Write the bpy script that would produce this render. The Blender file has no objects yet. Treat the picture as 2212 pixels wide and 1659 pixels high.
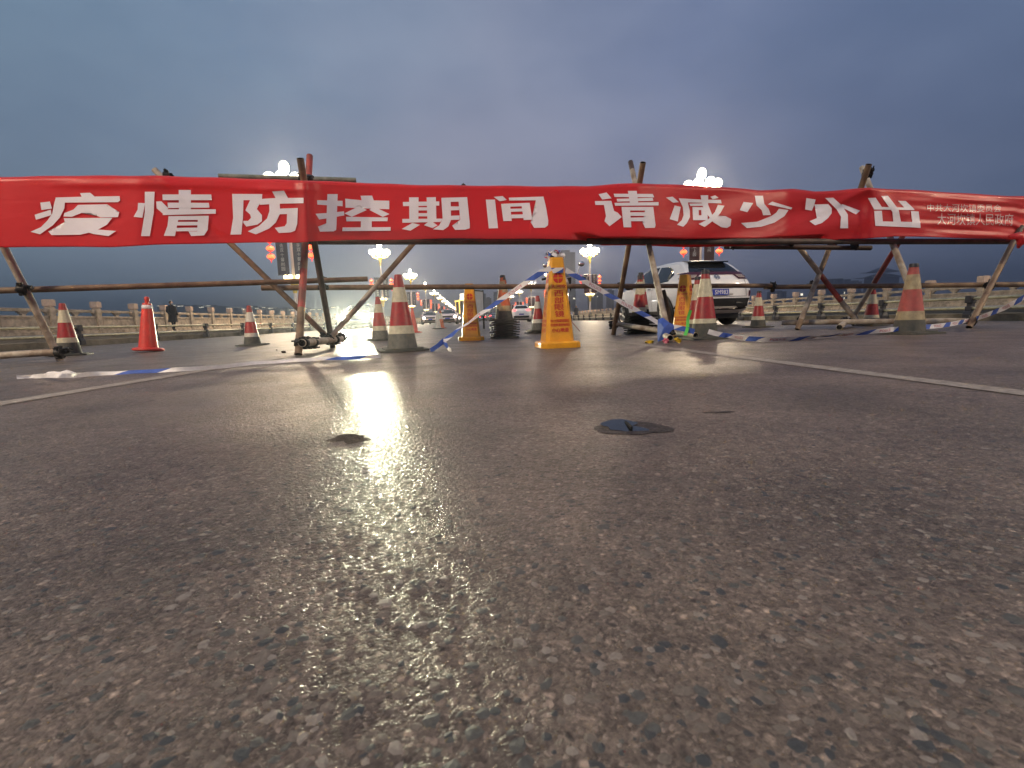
import bpy, bmesh, math, random
import numpy as np
from mathutils import Vector, Matrix, Quaternion
from mathutils.bvhtree import BVHTree
R = math.radians
rnd = random.Random(7)
SC = bpy.context.scene
COL = SC.collection

# ------------------------------------------------------------------ camera
PITCH, ROLL, FPX, CX, CY = R(7.6), R(1.8), 1050.0, 1106.0, 829.5
CAMZ = 0.30
cam = bpy.data.cameras.new('camera'); CAM = bpy.data.objects.new('camera', cam); COL.objects.link(CAM)
SC.camera = CAM
cam.sensor_width = 36; cam.lens = 36*FPX/2212.0; cam.clip_start = .02; cam.clip_end = 8000
cam.dof.use_dof = True; cam.dof.focus_distance = 5.6; cam.dof.aperture_fstop = 11
_f = Vector((0, math.cos(PITCH), -math.sin(PITCH))); _u = Vector((0, math.sin(PITCH), math.cos(PITCH))); _r = Vector((1, 0, 0))
_right = _r*math.cos(ROLL) - _u*math.sin(ROLL); _up = _r*math.sin(ROLL) + _u*math.cos(ROLL)
CAM.matrix_world = Matrix(((_right.x, _up.x, -_f.x, 0), (_right.y, _up.y, -_f.y, 0), (_right.z, _up.z, -_f.z, CAMZ), (0, 0, 0, 1)))

def _dir(x, y):
    return _f*FPX + _right*(x-CX) - _up*(y-CY)
def P(x, y, Y):
    "survey helper: the point at distance Y down the road on a sight line measured in the photograph"
    d = _dir(x, y); k = Y/d.y
    return Vector((0, 0, CAMZ)) + d*k
def G(x, y, z=0.0):
    d = _dir(x, y); k = (z-CAMZ)/d.z
    return Vector((0, 0, CAMZ)) + d*k

# ------------------------------------------------------------------ world, light, exposure
W = bpy.data.worlds.new('World'); SC.world = W; W.use_nodes = True
nt = W.node_tree; N = nt.nodes; L = nt.links; N.clear()
out = N.new('ShaderNodeOutputWorld'); bg = N.new('ShaderNodeBackground'); bg.inputs[1].default_value = 1.24
tc = N.new('ShaderNodeTexCoord'); sep = N.new('ShaderNodeSeparateXYZ'); L.new(tc.outputs['Generated'], sep.inputs[0])
rx = N.new('ShaderNodeValToRGB'); mr = N.new('ShaderNodeMapRange'); mr.inputs[1].default_value = -1; mr.inputs[2].default_value = 1
nz0 = N.new('ShaderNodeTexNoise'); nz0.inputs['Scale'].default_value = 1.6; nz0.inputs['Detail'].default_value = 3
mp0 = N.new('ShaderNodeMapping'); mp0.inputs['Scale'].default_value = (1, 1, 2.6); L.new(tc.outputs['Generated'], mp0.inputs[0]); L.new(mp0.outputs[0], nz0.inputs[0])
warp = N.new('ShaderNodeMath'); warp.operation = 'MULTIPLY_ADD'; warp.inputs[1].default_value = .5; L.new(nz0.outputs[0], warp.inputs[0]); 
wadd = N.new('ShaderNodeMath'); wadd.operation = 'ADD'; wadd.inputs[1].default_value = -.25; L.new(sep.outputs[0], wadd.inputs[0]); L.new(wadd.outputs[0], warp.inputs[2])
L.new(warp.outputs[0], mr.inputs[0]); L.new(mr.outputs[0], rx.inputs[0])
cr = rx.color_ramp; cr.elements[0].position = .10; cr.elements[0].color = (.135, .195, .27, 1)
cr.elements[1].position = .92; cr.elements[1].color = (.075, .115, .205, 1)
e = cr.elements.new(.32); e.color = (.185, .24, .335, 1)
e = cr.elements.new(.50); e.color = (.258, .268, .360, 1)
e = cr.elements.new(.66); e.color = (.18, .205, .32, 1)
# darker, bluer towards the zenith
rz = N.new('ShaderNodeValToRGB'); L.new(sep.outputs[2], rz.inputs[0]); cz = rz.color_ramp
cz.elements[0].position = 0; cz.elements[0].color = (3.0, 2.7, 2.3, 1); cz.elements[1].position = .85; cz.elements[1].color = (.62, .78, .85, 1)
e = cz.elements.new(.10); e.color = (1.42, 1.36, 1.28, 1)
e = cz.elements.new(.22); e.color = (1.02, 1.0, .99, 1)
e = cz.elements.new(.42); e.color = (.86, .94, .97, 1)
mul = N.new('ShaderNodeMix'); mul.data_type = 'RGBA'; mul.blend_type = 'MULTIPLY'; mul.inputs[0].default_value = 1
L.new(rx.outputs[0], mul.inputs[6]); L.new(rz.outputs[0], mul.inputs[7])
nz = N.new('ShaderNodeTexNoise'); nz.inputs['Scale'].default_value = 3.2; nz.inputs['Detail'].default_value = 8; nz.inputs['Roughness'].default_value = .55
mp = N.new('ShaderNodeMapping'); mp.inputs['Scale'].default_value = (1, 1, 2.2); mp.inputs['Rotation'].default_value = (.3, .35, 0)
L.new(tc.outputs['Generated'], mp.inputs[0]); L.new(mp.outputs[0], nz.inputs[0])
rn = N.new('ShaderNodeValToRGB'); L.new(nz.outputs[0], rn.inputs[0]); cn = rn.color_ramp
cn.elements[0].position = .32; cn.elements[0].color = (.80, .83, .88, 1); cn.elements[1].position = .68; cn.elements[1].color = (1.17, 1.14, 1.10, 1)
mul2 = N.new('ShaderNodeMix'); mul2.data_type = 'RGBA'; mul2.blend_type = 'MULTIPLY'; mul2.inputs[0].default_value = 1
L.new(mul.outputs[2], mul2.inputs[6]); L.new(rn.outputs[0], mul2.inputs[7])
sky = N.new('ShaderNodeTexSky'); sky.sky_type = 'NISHITA'; sky.sun_disc = False; sky.sun_elevation = R(1.0); sky.sun_rotation = R(200)
add = N.new('ShaderNodeMix'); add.data_type = 'RGBA'; add.blend_type = 'ADD'; add.inputs[0].default_value = .01
L.new(mul2.outputs[2], add.inputs[6]); L.new(sky.outputs[0], add.inputs[7])
L.new(add.outputs[2], bg.inputs[0]); L.new(bg.outputs[0], out.inputs[0])

sun = bpy.data.lights.new('sun', 'SUN'); sun.energy = .10; sun.angle = R(30); sun.color = (.95, .93, 1)
so = bpy.data.objects.new('sun', sun); COL.objects.link(so); so.rotation_euler = (R(50), 0, R(-20))

SC.view_settings.view_transform = 'Standard'; SC.view_settings.look = 'None'
SC.view_settings.exposure = 0; SC.view_settings.gamma = 1
SC.render.engine = 'CYCLES'
cy = SC.cycles; cy.use_denoising = True; cy.max_bounces = 6; cy.diffuse_bounces = 2; cy.glossy_bounces = 3; cy.transmission_bounces = 4
cy.sample_clamp_indirect = 60; cy.sample_clamp_direct = 0; cy.caustics_reflective = False; cy.caustics_refractive = False; cy.use_light_tree = True
try: cy.denoiser = 'OPENIMAGEDENOISE'
except Exception: pass

# ------------------------------------------------------------------ materials
def srgb(r, g, b):
    f = lambda c: (c/255/12.92 if c/255 <= .04045 else ((c/255+.055)/1.055)**2.4)
    return (f(r), f(g), f(b), 1)
def mat(name, col, rough=.6, metal=0, emit=None, estr=0, noise=0, nscale=8, bump=0, bscale=60, col2=None, spec=.5, trans=0, coat=0, stretch=None, sampling=None, thr=(.35, .65)):
    m = bpy.data.materials.new(name); m.use_nodes = True; nt = m.node_tree; p = nt.nodes['Principled BSDF']
    p.inputs['Base Color'].default_value = (*col[:3], 1); p.inputs['Roughness'].default_value = rough; p.inputs['Metallic'].default_value = metal
    p.inputs['Specular IOR Level'].default_value = spec; p.inputs['Coat Weight'].default_value = coat
    if trans: p.inputs['Transmission Weight'].default_value = trans
    if emit: p.inputs['Emission Color'].default_value = (*emit[:3], 1); p.inputs['Emission Strength'].default_value = estr
    tc = nt.nodes.new('ShaderNodeTexCoord'); src = tc.outputs['Object']
    if stretch:
        mp = nt.nodes.new('ShaderNodeMapping'); mp.inputs['Scale'].default_value = stretch; nt.links.new(src, mp.inputs[0]); src = mp.outputs[0]
    if noise:
        n = nt.nodes.new('ShaderNodeTexNoise'); n.inputs['Scale'].default_value = nscale; n.inputs['Detail'].default_value = 6; n.inputs['Roughness'].default_value = .65
        nt.links.new(src, n.inputs[0]); r = nt.nodes.new('ShaderNodeValToRGB'); nt.links.new(n.outputs[0], r.inputs[0])
        c2 = col2 or tuple(c*(1-noise) for c in col[:3])
        r.color_ramp.elements[0].position = thr[0]; r.color_ramp.elements[0].color = (*c2[:3], 1)
        r.color_ramp.elements[1].position = thr[1]; r.color_ramp.elements[1].color = (*col[:3], 1)
        nt.links.new(r.outputs[0], p.inputs['Base Color'])
        rr = nt.nodes.new('ShaderNodeMapRange'); rr.inputs[3].default_value = min(1, rough+.18); rr.inputs[4].default_value = max(.03, rough-.08)
        nt.links.new(n.outputs[0], rr.inputs[0]); nt.links.new(rr.outputs[0], p.inputs['Roughness'])
    if bump:
        n = nt.nodes.new('ShaderNodeTexNoise'); n.inputs['Scale'].default_value = bscale; n.inputs['Detail'].default_value = 4; nt.links.new(src, n.inputs[0])
        b = nt.nodes.new('ShaderNodeBump'); b.inputs['Strength'].default_value = bump; b.inputs['Distance'].default_value = .01
        nt.links.new(n.outputs[0], b.inputs['Height']); nt.links.new(b.outputs[0], p.inputs['Normal'])
    if sampling: m.cycles.emission_sampling = sampling
    return m

def asphalt(name, spec=.22, base=(.138, .114, .101), rough=.33, bumpd=1.0):
    m = bpy.data.materials.new(name); m.use_nodes = True; nt = m.node_tree; nd = nt.nodes; lk = nt.links; p = nd['Principled BSDF']
    tc = nd.new('ShaderNodeTexCoord'); src = tc.outputs['Object']
    # distort coordinates a little so the stones are irregular
    nw = nd.new('ShaderNodeTexNoise'); nw.inputs['Scale'].default_value = 60; nw.inputs['Detail'].default_value = 2; lk.new(src, nw.inputs[0])
    sv = nd.new('ShaderNodeVectorMath'); sv.operation = 'SCALE'; sv.inputs['Scale'].default_value = .012; lk.new(nw.outputs['Color'], sv.inputs[0])
    av = nd.new('ShaderNodeVectorMath'); av.operation = 'ADD'; lk.new(src, av.inputs[0]); lk.new(sv.outputs[0], av.inputs[1]); vec = av.outputs[0]
    def voro(s, feat='F1'):
        v = nd.new('ShaderNodeTexVoronoi'); v.inputs['Scale'].default_value = s; v.feature = feat; lk.new(vec, v.inputs['Vector']); return v
    def ramp(sock, *els):
        r = nd.new('ShaderNodeValToRGB'); lk.new(sock, r.inputs[0]); c = r.color_ramp
        c.elements[0].position, c.elements[0].color = els[0][0], (*els[0][1], 1)
        c.elements[1].position, c.elements[1].color = els[-1][0], (*els[-1][1], 1)
        for q, k in els[1:-1]: ee = c.elements.new(q); ee.color = (*k, 1)
        return r.outputs[0]
    def mix(a, b, f, mode='MIX'):
        x = nd.new('ShaderNodeMix'); x.data_type = 'RGBA'; x.blend_type = mode
        if isinstance(f, float): x.inputs[0].default_value = f
        else: lk.new(f, x.inputs[0])
        lk.new(a, x.inputs[6]); lk.new(b, x.inputs[7]); return x.outputs[2]
    v1 = voro(105); v2 = voro(260); v3 = voro(48)
    sx = nd.new('ShaderNodeSeparateXYZ'); lk.new(v1.outputs['Color'], sx.inputs[0])
    sx2 = nd.new('ShaderNodeSeparateXYZ'); lk.new(v2.outputs['Color'], sx2.inputs[0])
    sx3 = nd.new('ShaderNodeSeparateXYZ'); lk.new(v3.outputs['Color'], sx3.inputs[0])
    b = base; k = lambda s, t=(1, 1, 1): tuple(b[i]*s*t[i] for i in range(3))
    c1 = ramp(sx.outputs[0], (0, k(.45, (.85, .95, 1))), (.2, k(.85)), (.7, k(1.05)), (.86, k(1.4, (1, .98, .95))), (1, k(2.5, (1, .98, .95))))
    c2 = ramp(sx2.outputs[0], (0, k(.6)), (.5, k(.92)), (.85, k(1.08)), (1, k(1.7)))
    c3 = ramp(sx3.outputs[1], (0, k(.35, (.8, .95, 1.05))), (.12, k(.9)), (.8, k(1.15)), (1, k(2.2, (1, .95, .9))))
    m1 = ramp(v1.outputs['Distance'], (.20, (1, 1, 1)), (.50, (0, 0, 0)))
    m3 = ramp(v3.outputs['Distance'], (.22, (1, 1, 1)), (.42, (0, 0, 0)))
    sel3 = ramp(sx3.outputs[2], (.76, (0, 0, 0)), (.80, (1, 1, 1)))
    mm = nd.new('ShaderNodeMath'); mm.operation = 'MULTIPLY'; lk.new(m3, mm.inputs[0]); lk.new(sel3, mm.inputs[1])
    c = mix(c2, c1, m1); c = mix(c, c3, mm.outputs[0])
    nl = nd.new('ShaderNodeTexNoise'); nl.inputs['Scale'].default_value = 2.2; nl.inputs['Detail'].default_value = 8; lk.new(src, nl.inputs[0])
    cl = ramp(nl.outputs[0], (.33, (.68, .69, .70)), (.67, (1.22, 1.19, 1.15)))
    nf = nd.new('ShaderNodeTexNoise'); nf.inputs['Scale'].default_value = 190; nf.inputs['Detail'].default_value = 8; nf.inputs['Roughness'].default_value = .8; lk.new(src, nf.inputs[0])
    c = mix(c, ramp(nf.outputs[0], (.32, (.55, .55, .56)), (.68, (1.45, 1.44, 1.42))), 1.0, 'MULTIPLY')
    nm = nd.new('ShaderNodeTexNoise'); nm.inputs['Scale'].default_value = 28; nm.inputs['Detail'].default_value = 5; nm.inputs['Roughness'].default_value = .75; lk.new(src, nm.inputs[0])
    c = mix(c, ramp(nm.outputs[0], (.35, (.72, .72, .73)), (.65, (1.26, 1.25, 1.24))), 1.0, 'MULTIPLY')
    c = mix(c, cl, 1.0, 'MULTIPLY'); lk.new(c, p.inputs['Base Color'])
    nr = nd.new('ShaderNodeTexNoise'); nr.inputs['Scale'].default_value = 3.0; nr.inputs['Detail'].default_value = 8; lk.new(src, nr.inputs[0])
    ma = nd.new('ShaderNodeMapRange'); ma.inputs[3].default_value = rough-.14; ma.inputs[4].default_value = rough+.16; lk.new(nr.outputs[0], ma.inputs[0])
    ml = nd.new('ShaderNodeMath'); ml.operation = 'MULTIPLY_ADD'; ml.inputs[1].default_value = .16; lk.new(sx.outputs[1], ml.inputs[0]); lk.new(ma.outputs[0], ml.inputs[2])
    lk.new(ml.outputs[0], p.inputs['Roughness'])
    p.inputs['Specular IOR Level'].default_value = spec
    h1 = ramp(v1.outputs['Distance'], (.15, (1, 1, 1)), (.62, (0, 0, 0))); h2 = ramp(v2.outputs['Distance'], (.1, (.5, .5, .5)), (.6, (0, 0, 0)))
    hs = nd.new('ShaderNodeMath'); hs.operation = 'MULTIPLY'; lk.new(h1, hs.inputs[0]); lk.new(sx.outputs[2], hs.inputs[1])
    ha = nd.new('ShaderNodeMath'); ha.operation = 'ADD'; lk.new(hs.outputs[0], ha.inputs[0]); lk.new(h2, ha.inputs[1])
    ng = nd.new('ShaderNodeTexNoise'); ng.inputs['Scale'].default_value = 420; ng.inputs['Detail'].default_value = 3; lk.new(src, ng.inputs[0])
    hb = nd.new('ShaderNodeMath'); hb.operation = 'MULTIPLY_ADD'; hb.inputs[1].default_value = .35; lk.new(ng.outputs[0], hb.inputs[0]); lk.new(ha.outputs[0], hb.inputs[2])
    bp = nd.new('ShaderNodeBump'); bp.inputs['Strength'].default_value = .60*bumpd; bp.inputs['Distance'].default_value = .0024
    lk.new(hb.outputs[0], bp.inputs['Height']); lk.new(bp.outputs[0], p.inputs['Normal'])
    return m

M = {}
M['asphalt'] = asphalt('asphalt')
M['damp'] = asphalt('damp_asphalt', .35, base=(.040, .032, .028), rough=.5, bumpd=.8)
M['tar'] = asphalt('tar_patch', .15, base=(.055, .044, .038), rough=.85, bumpd=.6)
M['water_film'] = mat('water_film', (.012, .013, .014), .03, spec=.6)
M['line'] = mat('worn_line_paint', (.30, .262, .235), .6, noise=1, col2=(.15, .126, .110), nscale=22, bump=.3, bscale=140, thr=(.30, .60))
M['stone_a'] = mat('chip_tan', (.150, .125, .108), .55, noise=.35, nscale=160)
M['stone_b'] = mat('chip_grey', (.085, .085, .080), .5, noise=.35, nscale=160)
M['stone_c'] = mat('chip_dark', (.05, .053, .055), .45, noise=.3, nscale=160)
M['stone_d'] = mat('chip_pale', (.23, .20, .178), .5, noise=.3, nscale=160)
M['concrete'] = mat('concrete', (.33, .29, .22), .8, noise=.6, nscale=2.2, bump=.3, bscale=30)
M['granite'] = mat('granite', (.62, .50, .37), .7, noise=.55, nscale=3.5, bump=.25, bscale=40)
M['granite_cap'] = mat('granite_cap', (.68, .50, .38), .65, noise=.22, nscale=6, bump=.2, bscale=40)
M['paving'] = mat('pavement_stone', (.28, .25, .21), .75, noise=.3, nscale=1.5)
M['rail_metal'] = mat('rail_metal', (.62, .58, .38), .38, metal=.6, noise=.35, nscale=6)
M['black_plastic'] = mat('black_plastic', (.03, .03, .038), .45, noise=.3, nscale=9)
M['rubber'] = mat('black_rubber', (.05, .054, .048), .7, noise=1, col2=(.10, .09, .075), nscale=14, bump=.3, bscale=60)
M['stack_rubber'] = mat('stack_rubber', (.022, .022, .022), .85, spec=.15, noise=.5, nscale=14)
M['rubber_grey'] = mat('dusty_rubber', (.10, .10, .09), .75, noise=1, col2=(.16, .15, .125), nscale=20, bump=.3, bscale=60)
M['red'] = mat('cone_red', (.40, .020, .020), .35, noise=1, col2=(.24, .024, .022), nscale=14, bump=.12, bscale=25, coat=.2)
M['red_plain'] = mat('plastic_red', (.66, .045, .03), .38, noise=1, col2=(.5, .04, .03), nscale=9)
M['red_faded'] = mat('faded_red', (.45, .085, .075), .6, noise=1, col2=(.28, .07, .06), nscale=12)
M['orange'] = mat('cone_orange', (.62, .12, .03), .5, noise=1, col2=(.36, .10, .05), nscale=10)
M['band'] = mat('reflective_band', (.62, .56, .40), .42, noise=1, col2=(.42, .38, .27), nscale=16, bump=.1, bscale=30)
M['band_white'] = mat('white_band', (.72, .68, .58), .42, noise=1, col2=(.5, .46, .38), nscale=16)
M['band_dirty'] = mat('dirty_band', (.42, .34, .20), .6, noise=1, col2=(.24, .19, .12), nscale=12)
M['yellow'] = mat('sign_yellow', (.80, .36, .008), .28, noise=1, col2=(.66, .28, .01), nscale=7, coat=.4)
M['print_red'] = mat('print_red', (.52, .03, .012), .5)
M['tape_white'] = mat('tape_white', (.78, .74, .74), .45, noise=.15, nscale=20)
M['tape_blue'] = mat('tape_blue', (.045, .11, .46), .65, noise=.3, nscale=20)
M['tape_red'] = mat('tape_print', (.50, .06, .09), .5)
M['green_film'] = mat('green_film', (.10, .50, .08), .35)
M['pink_film'] = mat('pink_film', (.70, .16, .22), .4)
M['yellow_film'] = mat('yellow_film', (.75, .50, .03), .4)
def steel(name, c, c2, r=.55, thr=(.4, .6)): return mat(name, c, r, metal=.0, noise=1, col2=c2, nscale=5, bump=.35, bscale=90, stretch=(1, 1, 1), thr=thr)
M['p_brown'] = steel('rusty_brown_steel', (.235, .155, .090), (.12, .072, .045))
M['p_dark'] = steel('dark_rusted_steel', (.085, .05, .040), (.04, .028, .024))
M['p_pale'] = steel('worn_grey_steel', (.42, .36, .29), (.21, .15, .105), thr=(.38, .58))
M['p_red'] = steel('red_painted_steel', (.40, .055, .045), (.17, .05, .04))
M['p_green'] = steel('mossy_grey_steel', (.24, .25, .20), (.12, .13, .10))
M['clamp'] = mat('clamp_iron', (.022, .02, .022), .5, metal=.4, noise=.5, nscale=20)
M['bore'] = mat('pipe_bore', (.006, .006, .006), .9)
M['lamp_white'] = mat('lamp_column_white', (.70, .62, .56), .4)
M['lamp_gold'] = mat('lamp_gold', (.75, .55, .08), .35, metal=.35)
M['globe'] = mat('lit_globe', (1, 1, 1), .4, emit=(1, .86, .62), estr=9, sampling='NONE')
M['globe_low'] = mat('lit_small_globe', (1, 1, 1), .4, emit=(1, .74, .30), estr=5, sampling='NONE')
M['globe_far'] = mat('lit_far_globe', (1, 1, 1), .4, emit=(1, .86, .62), estr=9, sampling='NONE')
M['globe_far_low'] = mat('lit_far_small_globe', (1, 1, 1), .4, emit=(1, .74, .30), estr=4, sampling='NONE')
M['glass_off'] = mat('unlit_globe_glass', (.50, .33, .22), .25)
M['lantern'] = mat('lit_lantern', (.6, .02, .01), .5, emit=(1, .030, .015), estr=2.0, sampling='NONE')
M['lantern_core'] = mat('lit_lantern_core', (.6, .1, .05), .5, emit=(1, .16, .04), estr=2.6, sampling='NONE')
M['ad_dark'] = mat('street_flag', (.020, .014, .050), .9, spec=.08)
M['ad_red'] = mat('street_flag_red', (.05, .012, .018), .9, spec=.08)
M['ad_text'] = mat('street_flag_print', (.55, .52, .52), .5)
M['car_white'] = mat('car_paint_white', (.84, .83, .83), .38, coat=.35, noise=.06, nscale=3)
M['car_dark'] = mat('car_paint_grey', (.10, .13, .16), .25, coat=.8)
M['car_pink'] = mat('car_paint_pale', (.62, .52, .52), .25, coat=.6)
M['car_glass'] = mat('tinted_glass', (.010, .012, .015), .05, spec=.7)
M['car_black'] = mat('car_black_trim', (.010, .010, .011), .42, spec=.3)
M['tyre'] = mat('tyre', (.022, .022, .022), .8, noise=.3, nscale=30)
M['alloy'] = mat('alloy_wheel', (.55, .52, .48), .3, metal=.8)
M['chrome'] = mat('chrome', (.7, .68, .65), .18, metal=1)
M['tail_red'] = mat('tail_lamp_red', (.075, .003, .004), .12, coat=1)
M['tail_clear'] = mat('tail_lamp_clear', (.42, .33, .27), .12, coat=1, noise=.5, nscale=30)
M['tail_lit'] = mat('lit_tail_lamp', (.5, .01, .01), .3, emit=(1, .03, .03), estr=9, sampling='NONE')
M['seam'] = mat('panel_gap', (.06, .06, .06), .8)
M['plate'] = mat('blue_plate', (.02, .045, .35), .4)
M['plate_w'] = mat('plate_letters', (.85, .85, .85), .5)
M['headlight'] = mat('lit_headlight', (1, 1, 1), .3, emit=(1, .97, .86), estr=120, sampling='NONE')
M['headlight_far'] = mat('lit_far_headlight', (1, 1, 1), .3, emit=(1, .93, .75), estr=20, sampling='NONE')
M['cloth_dark'] = mat('dark_coat', (.014, .016, .028), .85, noise=.3, nscale=12)
M['trousers'] = mat('dark_trousers', (.012, .013, .02), .85)
M['skin'] = mat('skin', (.45, .27, .19), .55)
M['hair'] = mat('hair', (.012, .010, .009), .6)
M['maskblue'] = mat('face_mask', (.5, .6, .68), .7)
M['vest'] = mat('hi_vis_vest', (.45, .60, .04), .6, emit=(.4, .55, .05), estr=.0)
M['build_a'] = mat('tower_concrete', (.11, .115, .135), .8, noise=.2, nscale=.05)
M['build_b'] = mat('tower_dark', (.045, .055, .085), .8, noise=.2, nscale=.05)
M['build_slab'] = mat('tower_floor_slab', (.17, .175, .19), .8)
M['win_lit'] = mat('lit_window', (.8, .7, .5), .5, emit=(1, .88, .66), estr=2.4, sampling='NONE')
M['win_blue'] = mat('lit_sign_blue', (.5, .5, .9), .5, emit=(.62, .62, 1), estr=5, sampling='NONE')
M['gold_lit'] = mat('lit_gold_edge', (.8, .6, .2), .5, emit=(1, .62, .12), estr=2.6, sampling='NONE')
M['hill'] = mat('hill', (.035, .045, .06), .95, noise=.4, nscale=.02)
M['water'] = mat('river_water', (.03, .05, .085), .12, bump=.5, bscale=.25)
M['board_white'] = mat('notice_board', (.62, .62, .60), .6, noise=.2, nscale=5)
M['bark'] = mat('weathered_plank', (.055, .038, .028), .85, noise=.5, nscale=12, bump=.5, bscale=40)

def cloth_mat():
    m = bpy.data.materials.new('red_banner_cloth'); m.use_nodes = True; nt = m.node_tree; nd = nt.nodes; lk = nt.links; p = nd['Principled BSDF']; o = nd['Material Output']
    p.inputs['Roughness'].default_value = .42; p.inputs['Specular IOR Level'].default_value = .45; p.inputs['Sheen Weight'].default_value = .15
    tc = nd.new('ShaderNodeTexCoord'); n = nd.new('ShaderNodeTexNoise'); n.inputs['Scale'].default_value = 2.0; n.inputs['Detail'].default_value = 5; lk.new(tc.outputs['Object'], n.inputs[0])
    r = nd.new('ShaderNodeValToRGB'); lk.new(n.outputs[0], r.inputs[0]); r.color_ramp.elements[0].color = (.56, .022, .030, 1); r.color_ramp.elements[1].color = (.72, .034, .044, 1)
    lk.new(r.outputs[0], p.inputs['Base Color'])
    w1 = nd.new('ShaderNodeTexNoise'); w1.inputs['Scale'].default_value = 700; lk.new(tc.outputs['Object'], w1.inputs[0])
    w2 = nd.new('ShaderNodeTexNoise'); w2.inputs['Scale'].default_value = 9; w2.inputs['Detail'].default_value = 3; mp = nd.new('ShaderNodeMapping'); mp.inputs['Scale'].default_value = (.5, 1, 1.6)
    lk.new(tc.outputs['Object'], mp.inputs[0]); lk.new(mp.outputs[0], w2.inputs[0])
    b1 = nd.new('ShaderNodeBump'); b1.inputs['Strength'].default_value = .15; b1.inputs['Distance'].default_value = .001; lk.new(w1.outputs[0], b1.inputs['Height'])
    b2 = nd.new('ShaderNodeBump'); b2.inputs['Strength'].default_value = .45; b2.inputs['Distance'].default_value = .01; lk.new(w2.outputs[0], b2.inputs['Height']); lk.new(b1.outputs[0], b2.inputs['Normal'])
    lk.new(b2.outputs[0], p.inputs['Normal'])
    t = nd.new('ShaderNodeBsdfTranslucent'); t.inputs[0].default_value = (.75, .03, .04, 1)
    mx = nd.new('ShaderNodeMixShader'); mx.inputs[0].default_value = .38; lk.new(p.outputs[0], mx.inputs[1]); lk.new(t.outputs[0], mx.inputs[2]); lk.new(mx.outputs[0], o.inputs[0])
    return m
M['cloth'] = cloth_mat()
M['letter_small'] = mat('small_letter_film', (.66, .42, .42), .35)
M['letter'] = mat('white_film_letter', (.88, .80, .85), .30, noise=.1, nscale=3, bump=.12, bscale=8)

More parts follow.
